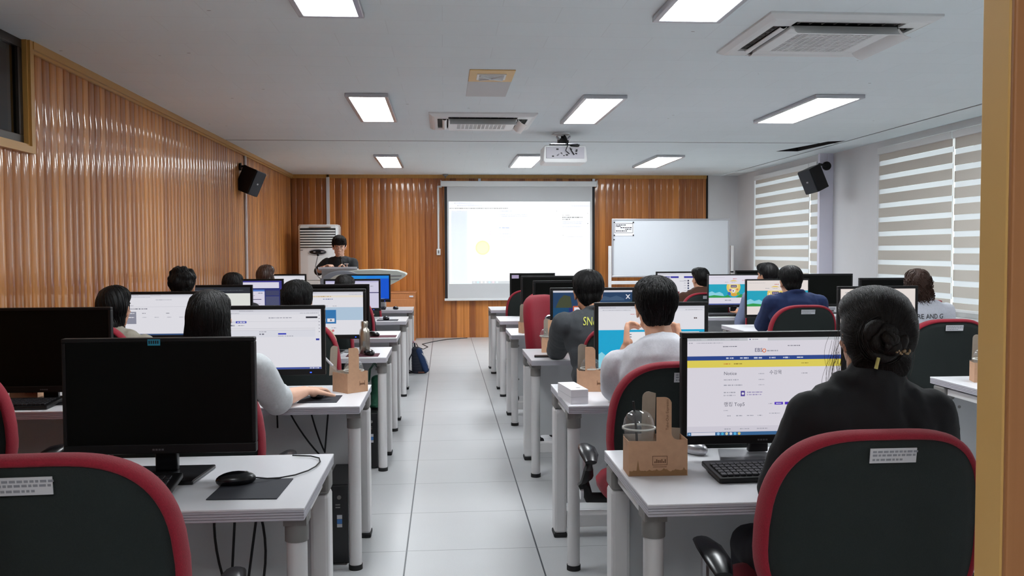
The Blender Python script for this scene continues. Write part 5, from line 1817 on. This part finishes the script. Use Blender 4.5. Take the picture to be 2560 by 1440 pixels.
def strands(base, n, seg, step, rad, flow, zmin=None, HM=None, jitter=.25, lift=.001, seed=1, sel=None):
    """hair tufts laid over a base surface; flow(p) gives the direction hair grows at p"""
    rnd = random.Random(seed)
    vs = [v.co.copy() for v in base.vertices]
    fs = [tuple(p.vertices) for p in base.polygons]
    bvh = BVHTree.FromPolygons(vs, fs)
    b = MB()
    cand = [v for v in vs if (sel is None or sel(v))]
    if not cand: cand = vs
    for _ in range(n):
        p = rnd.choice(cand).copy()
        pts = []
        j = V((rnd.uniform(-1, 1), rnd.uniform(-1, 1), rnd.uniform(-1, 1))) * jitter
        r0 = rad * rnd.uniform(.6, 1.3)
        m = rnd.randint(max(3, seg - 2), seg + 1)
        ok = True
        for k in range(m):
            loc, nr, _, _ = bvh.find_nearest(p)
            if loc is None: break
            pts.append(loc + nr * (lift + r0 * .35))
            d = flow(loc) + j
            d = d - nr * d.dot(nr)
            if d.length < 1e-4: break
            p = loc + d.normalized() * step
        if len(pts) > 2:
            rr = [r0 * (.35 + .65 * math.sin(PI * min(1, .25 + .75 * i / (len(pts) - 1)))) for i in range(len(pts))]
            rr[-1] = r0 * .15
            b.tube(pts, rr, 4, flat=.45)
    return b


def join_base(b, me):
    b.add([v.co for v in me.vertices], [tuple(p.vertices) for p in me.polygons])
    return b


def cloth(b, voxel, amp=.004, sc=9, smooth=5, seed=0.0, grav=None):
    me = finish(b, voxel, smooth)
    me.update()
    nr = [v.normal.copy() for v in me.vertices]
    for v, n_ in zip(me.vertices, nr):
        p = v.co
        k = noise.noise(V((p.x * sc * 1.2, p.y * sc * 1.2, p.z * sc * .8 + seed))) + .5 * noise.noise(V((p.x * sc * 3, p.y * sc * 3, p.z * sc * 2.2 + seed)))
        v.co = p + n_ * k * amp
    me.update()
    return me


def person(label, Hd, yaw=0, pitch=0, roll=0, hip=None, body_yaw=0, sw=.17, build=1.0, top=None, sleeve='short', hair='short', hm=None, skin=None,
           EL=None, ER=None, WL=None, WR=None, HLd=None, HRd=None, HLn=None, HRn=None, curlL=.5, curlR=.5, tL=None, tR=None,
           voxel=.0075, N=None, SL=None, SR=None, standing=False, nstr=150, trous=None, collar=False, hs=1.0, decal=None, group=None, drop=.07, cuff=False):
    hm = hm or m_hair; skin = skin or m_skin
    Hd = V(Hd)
    fw = V((-math.sin(body_yaw), math.cos(body_yaw), 0)); rt = V((math.cos(body_yaw), math.sin(body_yaw), 0))
    if N is None: N = Hd - fw * .05 + V((0, 0, -.125))
    N = V(N)
    hip = V(hip)
    HM = Matrix.Translation(Hd) @ Matrix.Rotation(yaw, 4, 'Z') @ Matrix.Rotation(roll, 4, 'Y') @ Matrix.Rotation(pitch, 4, 'X')
    SL = V(SL) if SL is not None else N - rt * sw + V((0, 0, -drop))
    SR = V(SR) if SR is not None else N + rt * sw + V((0, 0, -drop))
    EL = V(EL) if EL is not None else SL - rt * .05 + fw * .09 + V((0, 0, -.25))
    ER = V(ER) if ER is not None else SR + rt * .05 + fw * .09 + V((0, 0, -.25))
    WL = V(WL) if WL is not None else EL + fw * .22 + rt * .07 + V((0, 0, max(-.0, .765 - EL.z)))
    WR = V(WR) if WR is not None else ER + fw * .22 - rt * .07 + V((0, 0, max(-.0, .765 - ER.z)))
    loc = V((hip.x, hip.y, 0))
    B = build
    chest = N * .55 + hip * .45 + fw * .015
    up_ch = N + (hip - N) * .28 + fw * .02
    # ---- body
    b = MB()
    b.cap(N - V((0, 0, .03)), Hd - fw * .022 + V((0, 0, -.06)), .056 * B, .052, 12)
    b.cap(SL, SR, .045, .045).ell(up_ch, (.13 * B, .085 * B, .13)).ell(chest, (.115 * B, .08 * B, .13)).ell(hip, (.13 * B, .09, .09)).cap(chest, hip, .09, .1)
    head_shapes(b, HM, hs)
    for S_, E_, W_ in ((SL, EL, WL), (SR, ER, WR)):
        b.cap(S_, E_, .044 * B, .036 * B).cap(E_, E_ + (W_ - E_) * .35, .037 * B, .038 * B).cap(E_ + (W_ - E_) * .35, W_, .038 * B, .0245)
    hand(b, WL, HLd or (WL - EL), HLn or (0, 0, -1), 1, curlL, tdir=tL)
    hand(b, WR, HRd or (WR - ER), HRn or (0, 0, -1), -1, curlR, tdir=tR)
    legs = []
    for sx in (-1, 1):
        hj = hip + rt * sx * .085
        if standing: kn = hj + V((0, 0, -.40)) + fw * .02; an = kn + V((0, 0, -.38)) - fw * .01
        else: kn = hj + fw * .40 + rt * sx * .02 + V((0, 0, -.04)); an = kn - fw * .02 + V((0, 0, -.43))
        an.z = .085
        legs.append((hj, kn, an))
        b.cap(hj, kn, .07, .048).cap(kn, an, .045, .032)
    me = finish(b, voxel, 3)
    root = link_mesh('person', me, skin, None, loc)
    root.location = loc
    tag(root, label, 'person', group)

    def child(nm, me, m): return link_mesh(nm, me, m, root, loc)
    # ---- eyes
    b = MB()
    for sx in (-1, 1):
        b.mi = 0; b.ell(HM @ (V((sx * .03, .0795, .006)) * hs), (.0115, .007, .006), HM)
        b.mi = 1; b.ell(HM @ (V((sx * .03, .0855, .006)) * hs), (.0052, .003, .0052), HM)
        b.mi = 1; b.tube([HM @ (V((sx * .015, .0895, .027)) * hs), HM @ (V((sx * .032, .089, .032)) * hs), HM @ (V((sx * .048, .077, .026)) * hs)], .0032, 6)
    b.build('eyes', [m_card, m_hair], root, smooth=True, off=loc)
    # ---- top
    b = MB()
    if not isinstance(top, bpy.types.Material): top = mat(*top[:1], top[1], .85, noisev=.06, nscale=120, bump=.12, bscale=350)
    b.cap(N - V((0, 0, .045)), SL + V((0, 0, -.005)), .06 * B, .058 * B).cap(N - V((0, 0, .045)), SR + V((0, 0, -.005)), .06 * B, .058 * B)
    b.ell(up_ch, (sw * .98 * B, .115 * B, .17)).ell(chest, (.158 * B, .11 * B, .17)).ell(chest * .5 + hip * .5, (.15 * B, .112 * B, .14)).ell(hip + V((0, 0, .02)), (.165 * B, .125, .11))
    b.ell((SL * .6 + up_ch * .4), (.075, .085 * B, .11)).ell((SR * .6 + up_ch * .4), (.075, .085 * B, .11))
    if collar == 'jacket':
        b.tube([N + rt * .075 * math.cos(a * PI / 8) + fw * (.02 + .07 * math.sin(a * PI / 8)) + V((0, 0, .018 - .03 * max(0, math.sin(a * PI / 8)))) for a in range(17)], .017, 8)
        b.cap(SL, SL + V((0, 0, .008)), .06, .055); b.cap(SR, SR + V((0, 0, .008)), .06, .055); b.cap(N - V((0, 0, .05)), N + V((0, 0, .012)) - fw * .004, .075, .068)
    else:
        b.tube([N + rt * .066 * math.cos(a * PI / 8) + fw * (.015 + .066 * math.sin(a * PI / 8)) + V((0, 0, .006 - .02 * math.sin(a * PI / 8))) for a in range(17)], .013, 8)
    for S_, E_, W_ in ((SL, EL, WL), (SR, ER, WR)):
        if sleeve == 'short':
            e_ = S_ + (E_ - S_) * .62
            b.tube([S_, S_ + (E_ - S_) * .3, e_], [.062 * B, .06 * B, .056 * B], 16).ell(S_, .062 * B)
        elif sleeve == 'elbow':
            b.tube([S_, S_ + (E_ - S_) * .4, E_ + (W_ - E_) * .02], [.064 * B, .066 * B, .058 * B], 16).ell(S_, .063 * B).ell(E_, .054)
            b.tube([E_ - (E_ - S_) * .1, E_, E_ + (W_ - E_) * .16], [.06 * B, .058 * B, .05 * B], 16)
            if cuff:
                b.tube([E_ + (S_ - E_) * .16, E_ + (S_ - E_) * .12], [.068, .068], 16)
                b.tube([E_ + (S_ - E_) * .12, E_ + (W_ - E_) * .05, E_ + (W_ - E_) * .2], [.066, .07, .058], 16)
        else:
            b.cap(S_, E_, .060 * B, .054 * B)
            b.tube([E_, E_ + (W_ - E_) * .4, W_ - (W_ - E_).normalized() * .012], [.054 * B, .05 * B, .036], 16)
    me = cloth(b, max(voxel, .0075), .005, 7, 4, Hd.x * 3)
    tp = child('jacket' if collar == 'jacket' else 'shirt', me, top)
    # ---- trousers and shoes
    b = MB()
    b.ell(hip + V((0, 0, -.01)), (.155, .12, .10))
    for hj, kn, an in legs:
        b.cap(hj, kn, .088, .064).cap(kn, kn * .5 + an * .5, .062, .055).tube([kn * .5 + an * .5, an + V((0, 0, .01))], [.055, .048], 14)
    child('trousers', cloth(b, .011, .004, 8, 3, 5), trous or m_trous)
    for hj, kn, an in legs:
        b = MB()
        a = V((an.x, an.y, 0))
        b.ell(a + fw * .0 + V((0, 0, .05)), (.036, .045, .045)).cap(a + fw * .02 + V((0, 0, .04)), a + fw * .13 + V((0, 0, .032)), .036, .031)
        b.v = [V((v.x, v.y, max(v.z, .002))) for v in b.v]
        child('shoe', finish(b, .009, 2), m_shoe)
    # ---- hair
    b = MB()
    def E(c, r, sub=3): b.ell(HM @ (V(c) * hs), [x * hs for x in r], HM, sub)
    HI = HM.inverted()
    crown = HM @ (V((0, -.02, .13)) * hs)
    dn = lambda p: (p - crown) * .6 + V((0, 0, -.06))
    extra = MB()
    zc = Hd.z
    if hair in ('short', 'curly', 'fringe'):
        E((0, -.030, .034), (.089, .088, .092)); E((0, -.004, .068), (.087, .100, .064)); E((0, -.050, -.03), (.066, .048, .055)); E((0, -.052, -.07), (.036, .03, .032), 2)
        if hair == 'curly':
            rnd = random.Random(3)
            for _ in range(46):
                a, t = rnd.uniform(0, 2 * PI), rnd.uniform(-.3, 1)
                q = V((math.cos(a) * .082 * math.sqrt(1 - t * t * .9), -.02 + math.sin(a) * .09 * math.sqrt(1 - t * t * .9), .04 + .09 * t))
                if q.y > .05 and q.z < .06: continue
                E(q, (.022, .022, .02), 2)
        if hair == 'fringe':
            E((0, -.03, .03), (.085, .08, .08))
            E((.0, .05, .102), (.068, .042, .032)); E((-.03, .074, .088), (.035, .018, .018)); E((.035, .07, .092), (.03, .016, .014)); E((0, .0, .115), (.06, .07, .025))
        else:
            E((.0, .05, .085), (.068, .05, .04))
        me = finish(b, .0065 if nstr > 300 else .009, 5 if hair == 'short' else 2)
        sb = strands(me, int(nstr * 3.2), 6, .010, .0017 if nstr > 220 else .0024, dn, jitter=.03, seed=int(Hd.x * 100) + 5)
    elif hair in ('long', 'brownlong'):
        E((0, -.026, .02), (.086, .092, .104)); E((0, .0, .07), (.082, .095, .062))
        z0 = N.z - (.10 if hair == 'long' else .06)
        for i in range(9):
            t = i / 8
            c = Hd + (V((N.x, N.y, z0)) - Hd) * t - fw * (.03 + .035 * math.sin(PI * t * .6))
            b.ell(V((c.x, c.y, Hd.z + (z0 - Hd.z) * t)), (.092 + .022 * t, .05, .05), Matrix.Rotation(body_yaw, 4, 'Z'))
        me = finish(b, .007 if nstr > 300 else .01, 5)
        sb = strands(me, nstr * 3, 10, .026, .0017 if nstr > 300 else .003, lambda p: V(((p.x - crown.x) * .25, (p.y - crown.y) * .25, 0)) * (1 if p.z > zc else 0) + V((0, 0, -.06)), jitter=.006, lift=.0, seed=8)
    elif hair == 'clip':
        E((0, -.026, .02), (.086, .092, .104)); E((0, .0, .07), (.082, .095, .062)); E((0, -.04, -.06), (.075, .055, .07))
        for i in range(6):
            t = i / 5
            b.ell(Hd + V((.035 * t, -.075 - .01 * t, -.09 - .15 * t)), (.05 - .018 * t, .04 - .012 * t, .045))
        me = finish(b, .0075, 4)
        sb = strands(me, nstr * 2, 8, .02, .0024, lambda p: V((.02, 0, -.06)) + (p - crown) * .2, jitter=.01, seed=9)
        q = HM @ V((.068, -.035, -.02))
        c = MB().ell(q, (.008, .008, .008)); o = c.build('hair_clip', mat('pearl', srgb(236, 220, 196), .25), root, smooth=True, off=loc)
    elif hair == 'perm':
        E((0, -.03, .02), (.098, .098, .105)); E((0, -.01, .07), (.09, .09, .06)); E((.0, -.05, -.06), (.105, .075, .08)); E((-.07, .0, -.06), (.04, .05, .08)); E((.07, .0, -.06), (.04, .05, .08))
        me = finish(b, .0085, 3)
        sb = strands(me, 160, 6, .012, .005, dn, jitter=.05, seed=4)
        rnd = random.Random(11)
        cand = [v.co.copy() for v in me.vertices if v.co.z < zc + .08]
        for _ in range(420):
            p = rnd.choice(cand)
            r_, ph, L_ = rnd.uniform(.007, .013), rnd.uniform(0, 6.3), rnd.uniform(.04, .08)
            pts = [p + V((r_ * math.cos(ph + k * .9), r_ * math.sin(ph + k * .9), -L_ * k / 9)) for k in range(10)]
            sb.tube(pts, [.0028 * (1 - .07 * k) for k in range(10)], 4)
    elif hair == 'bun':
        E((0, -.026, .02), (.089, .095, .106)); E((0, .0, .068), (.084, .098, .062)); E((0, -.045, -.055), (.072, .05, .06)); E((-.012, -.042, -.10), (.052, .036, .045))
        me = finish(b, .005, 4)
        bun = HM @ V((-.028, -.115, -.004))
        flow = lambda p: (bun - p).normalized() * .06 + V((0, 0, .0))
        sb = strands(me, nstr * 4, 10, .012, .0012, flow, jitter=.008, seed=21, lift=.0002)
        # twisted coil
        for ring_, rr, rad in ((0, .036, .018), (1, .022, .017), (2, .006, .02)):
            pts = []
            for k in range(22):
                a = k * 2 * PI / 20 + ring_
                pts.append(HM @ V((-.028 + rr * 1.2 * math.cos(a), -.108 - .012 * ring_ + .004 * math.sin(a * 2), -.004 + rr * 1.15 * math.sin(a))))
            sb.tube(pts, [rad * (.7 + .3 * math.sin(k)) for k in range(22)], 10)
        rnd = random.Random(6)
        for _ in range(420):
            a0 = rnd.uniform(0, 6.3); rr = rnd.uniform(.018, .056); o_ = rnd.uniform(-.006, .006)
            pts = [HM @ V((-.028 + 1.15 * (rr - .0012 * k) * math.cos(a0 + k * .28), -.126 + abs(rr - .02) * .7 + o_, -.004 + (rr - .0012 * k) * 1.1 * math.sin(a0 + k * .28))) for k in range(10)]
            sb.tube(pts, [.0011] * 9 + [.0004], 4)
        # loose wisps
        wb = MB()
        for _ in range(40):
            sx = -1 if rnd.random() < .75 else 1
            p = V((sx * rnd.uniform(.07, .092), rnd.uniform(-.02, .05), rnd.uniform(-.06, .03)))
            L_ = rnd.uniform(.08, .19); rnd_sp = rnd.uniform(-.004, .012); bow = rnd.uniform(.0, .016) * sx; w_ = rnd.uniform(0, 6)
            pts = [HM @ (p + V((bow * math.sin(PI * k / 9) + .0015 * math.sin(w_ + k * .5) + sx * rnd_sp * k / 9, .003 * math.cos(w_ + k * .5), -L_ * k / 9))) for k in range(10)]
            wb.tube(pts, [.0004] * 9 + [.0002], 3)
        for _ in range(0):
            a = rnd.uniform(0, PI)
            p = V((.088 * math.cos(a), -.03 + rnd.uniform(-.04, .03), .03 + .10 * math.sin(a)))
            d_ = V((math.cos(a), rnd.uniform(-.3, .3), math.sin(a))) * .0022 + V((rnd.uniform(-1, 1), rnd.uniform(-1, 1), -.3)) * .004
            pts = [HM @ (p + d_ * k) for k in range(5)]
            wb.tube(pts, [.0004] * 5, 3)
        wb.build('loose_hair', m_hairbr, root, smooth=True, off=loc)['kind'] = 'stuff'
        c = MB().tube([HM @ V((-.048, -.124, -.045)), HM @ V((-.052, -.122, -.072))], .0065, 8, flat=.5)
        c.build('hair_tie', mat('cream_clip', srgb(206, 196, 120), .4), root, smooth=True, off=loc)
        c = MB()
        for k in range(9): c.ell(HM @ V((-.012 + .0055 * k, -.139 + .003 * k, -.030 + .004 * math.sin(k * 1.7))), (.0036, .004, .0028 + .001 * (k % 3)))
        c.build('hair_clip', mat('bronze_clip', srgb(150, 126, 96), .3, metal=.5), root, smooth=True, off=loc)
    join_base(sb, me)
    bpy.data.meshes.remove(me)
    o = sb.build('hair', hm, root, smooth=True, off=loc, auto=False)
    if decal: decal(tp, root, loc)
    return root, HM


def shirt_text(s, px, py, Y, size, m, italic=0, sxx=1.0):
    def f(tp, root, loc):
        vs = [v.co + loc for v in tp.data.vertices]
        bvh = BVHTree.FromPolygons(vs, [tuple(p.vertices) for p in tp.data.polygons])
        tv, tf = text_geo(s)
        o = at(px, py, Y=Y)
        b = MB(); out = []
        for v in tv:
            q = V((o.x + (v.x + v.y * italic) * size * sxx, Y - 1, o.z + v.y * size))
            h, n_, i, d = bvh.ray_cast(q, V((0, 1, 0)))
            out.append((h if h else V((q.x, Y, q.z))) + V((0, -.0055, 0)))
        b.add(out, tf)
        b.build('shirt_print', m, tp, off=loc)
    return f


def hd(px, pytop, Y, s=1.0):
    """centre of a head whose hair top is seen at this pixel"""
    p = at(px, pytop, Y=Y)
    return V((p.x, p.y, p.z - .135 * s))


T_ = lambda n, r, g, b_: (n, srgb(r, g, b_))
# woman in black, nearest on the right
h = hd(2186, 708, 2.16)
person('woman in a black jacket with dark hair in a clipped bun, nearest on the right', h, hip=(1.0, 2.14, .55), sw=.155, top=T_('black_suiting', 16, 17, 20), sleeve='long', hair='bun', hm=m_hairsoft,
       voxel=.006, nstr=700, collar='jacket', N=(h.x - .02, h.y - .035, h.z - .115), pitch=-.05, roll=.06, ER=(h.x + .2, 2.2, .76), WR=(h.x + .1, 2.42, .77), EL=(h.x - .22, 2.22, .76), WL=(h.x - .08, 2.42, .77), curlL=.4, curlR=.4)
# man in white
h = hd(1638, 686, 3.62)
wl, wr = at(1566, 868, Y=3.86), at(1700, 870, Y=3.86)
person('man in a white shirt holding both hands up beside his face', h, hip=(.84, 3.28, .55), sw=.175, build=1.08, top=T_('white_jersey', 206, 206, 212), sleeve='elbow', hair='short', voxel=.0048, nstr=650,
       drop=.1, N=(h.x + .01, h.y - .07, h.z - .13), EL=(wl.x - .06, 3.79, .775), ER=(wr.x + .04, 3.79, .775), WL=wl, WR=wr, HLd=(.10, .45, .75), HRd=(-.10, .45, .75), HLn=(1, -.1, .1), HRn=(-1, -.1, .1), curlL=1.15, curlR=1.15, tL=(-.05, -.12, 1), tR=(.1, -.12, 1))
# man in grey
h = hd(1470, 672, 5.0)
person('man in a dark grey shirt with yellow-green lettering, third row right of the aisle', h, hip=(.86, 4.85, .55), sw=.19, build=1.1, top=T_('charcoal_jersey', 62, 66, 70), sleeve='elbow', hair='short', voxel=.006, nstr=350,
       pitch=-.25, N=(h.x + .04, h.y - .09, h.z - .095), EL=tuple(at(1392, 878, Y=5.38)), WL=(at(1400, 880, Y=5.5)[0] + .04, 5.62, .765), skin=m_skin2, body_yaw=.1,
       decal=shirt_text('SNow', 1447, 808, 4.95, .064, mat('lime_print', srgb(212, 216, 96), .7), .2, .66))
# navy jacket
h = hd(1976, 662, 6.75)
person('man in a navy jacket leaning towards the cartoon banner monitor', h, hip=(2.68, 6.65, .55), sw=.19, build=1.12, top=T_('navy_suiting', 28, 48, 92), sleeve='long', hair='short', voxel=.0075, nstr=250,
       pitch=-.2, N=(h.x + .01, h.y - .08, h.z - .085), EL=tuple(at(1905, 812, Y=6.95)), WL=tuple(at(1928, 760, Y=7.18)), HLd=(.6, .3, .25), HLn=(0, .6, -.4), curlL=.4)
h = hd(2292, 670, 6.72)
person('woman with curly brown hair, black lettering on her white shirt, by the window', h, hip=(3.58, 6.66, .55), sw=.185, build=1.05, top=T_('white_cotton', 222, 224, 234), sleeve='elbow', hair='perm', hm=m_hairbr, voxel=.0085, N=(h.x + .03, h.y - .05, h.z - .125),
       decal=shirt_text('EXPLORE AND G', 2243, 797, 6.6, .053, m_blackink, 0, .9))
h = hd(1918, 655, 8.25)
person('dark-haired man in a light blue striped shirt in the window block, fifth row', h, yaw=.5, hip=(2.95, 8.0, .57), sw=.19, build=1.1, top=T_('pale_blue_cotton', 120, 130, 160), sleeve='long', hair='short', voxel=.009, nstr=160, skin=m_skin2)
h = hd(1750, 667, 9.55)
person('man in a brown shirt in front of the white board, window block', h, yaw=.35, hip=(2.78, 9.4, .55), sw=.19, build=1.1, top=T_('brown_cotton', 74, 44, 30), sleeve='long', hair='short', voxel=.009, nstr=140)
# left block
h = hd(523, 720, 3.62)
p_w = at(762, 984, Y=3.93)
person('woman with long straight black hair, hand on her mouse, left of the aisle', h, cuff=True, hip=(-.93, 3.30, .55), sw=.175, top=T_('pale_grey_knit', 196, 200, 202), sleeve='elbow', hair='long', voxel=.0048, nstr=420,
       N=(h.x + .01, h.y - .03, h.z - .14), SR=(h.x + .18, 3.60, h.z - .185), ER=tuple(at(692, 1000, Y=3.76)), WR=(p_w.x, 3.93, .768), HRd=(.45, .9, -.02), HRn=(0, 0, -1), curlR=.45, skin=mat('light_skin', srgb(226, 180, 154), .5, noisev=.04, nscale=30, bump=.03))
h = hd(286, 711, 5.1)
person('woman in a beige top with a small pearl hair clip, by the panelled wall', h, yaw=-.15, hip=(-1.9, 4.95, .55), sw=.17, top=T_('beige_print', 160, 154, 140), sleeve='elbow', hair='clip', voxel=.009, nstr=160)
h = hd(743, 697, 5.15)
person('person with short black hair in a cream top, third row left of the aisle', h, hip=(-.86, 5.05, .55), sw=.145, ER=(h.x + .15, 5.32, .80), EL=(h.x - .2, 5.3, .8), top=T_('cream_print', 196, 186, 150), sleeve='elbow', hair='short', voxel=.009, nstr=220)
h = hd(457, 669, 6.45)
person('person with tousled curly black hair by the panelled wall', h, hip=(-1.86, 6.25, .58), sw=.19, top=T_('dark_jersey', 40, 42, 48), sleeve='elbow', hair='curly', voxel=.009, nstr=160)
h = hd(582, 679, 8.0)
person('person with short black hair in the fifth row by the panelled wall', h, hip=(-1.8, 7.8, .56), sw=.18, top=T_('dark_jersey', 40, 42, 48), sleeve='elbow', hair='short', voxel=.01, nstr=100)
h = hd(862, 685, 8.0)
person('person with short black hair in front of the lectern', h, hip=(-.85, 7.85, .55), sw=.18, top=T_('dark_jersey', 40, 42, 48), sleeve='elbow', hair='short', voxel=.01, nstr=100)
h = hd(665, 660, 9.5)
person('woman with long brown hair in the frontmost row on the left', h, yaw=-.5, hip=(-1.86, 9.35, .57), sw=.17, top=T_('dark_jersey', 40, 42, 48), sleeve='elbow', hair='brownlong', hm=mat('chestnut_hair', srgb(70, 46, 36), .4, noisev=.3, nscale=30), voxel=.01, nstr=100)
# lecturer
m_face = mat('fair_skin', srgb(232, 184, 160), .5, noisev=.04, nscale=30, bump=.03)
h = hd(848, 589, 11.62, 1.04)
wm = at(864, 680, Y=11.42)
lect, HM = person('lecturer with glasses in a black shirt holding a microphone behind the lectern', h, yaw=PI + .1, pitch=-.28, hip=(h.x, 11.72, .86), body_yaw=PI, sw=.165, build=1.12, drop=.06, top=T_('black_jersey', 24, 26, 30), sleeve='elbow', hair='fringe', hm=m_hairsoft, skin=m_face, voxel=.0062, nstr=200, standing=True,
       N=(h.x, 11.68, h.z - .15), EL=(wm.x + .09, 11.55, wm.z - .16), WL=tuple(wm), HLd=(-.5, -.25, .75), HLn=(-.4, -.9, 0), curlL=1.1, hs=1.06, ER=(h.x - .27, 11.66, 1.13), WR=(h.x - .14, 11.45, 1.19))
b = MB()
for sx in (-1, 1):
    b.tube([HM @ V((sx * .033 + .024 * math.cos(a * PI / 10), .101, .005 + .018 * math.sin(a * PI / 10))) for a in range(21)], .0016, 6)
    b.tube([HM @ V((sx * .057, .101, .008)), HM @ V((sx * .083, .03, .008)), HM @ V((sx * .086, -.01, .0))], .0014, 6)
b.tube([HM @ V((-.009, .102, .006)), HM @ V((.009, .102, .006))], .0016, 6)
b.build('glasses', m_frame, lect, smooth=True, off=lect.location)
p = at(866, 660, Y=11.47)
b = MB().box(-.028, .028, -.004, .004, -.0045, .0045)
o = b.build('chest_print', m_card, lect, off=(0, 0, 0)); o.location = (at(868, 659.5, Y=11.55) - V((lect.location.x, lect.location.y, 0))) + V((0, 0, 0))
o.location.y = -.27
a, c = at(855, 668, Y=11.36), at(851, 642, Y=11.42)
e = empty('handheld_microphone', a, 0, 'black handheld microphone held up to the lecturer mouth', 'microphone')
d = c - a
MB().tube([-d * .3, d * .75], [.011, .014], 14).build('mic_body', m_black, e, smooth=True)
MB().ell(d * .9, .021).build('mic_head', m_rubber, e, smooth=True)
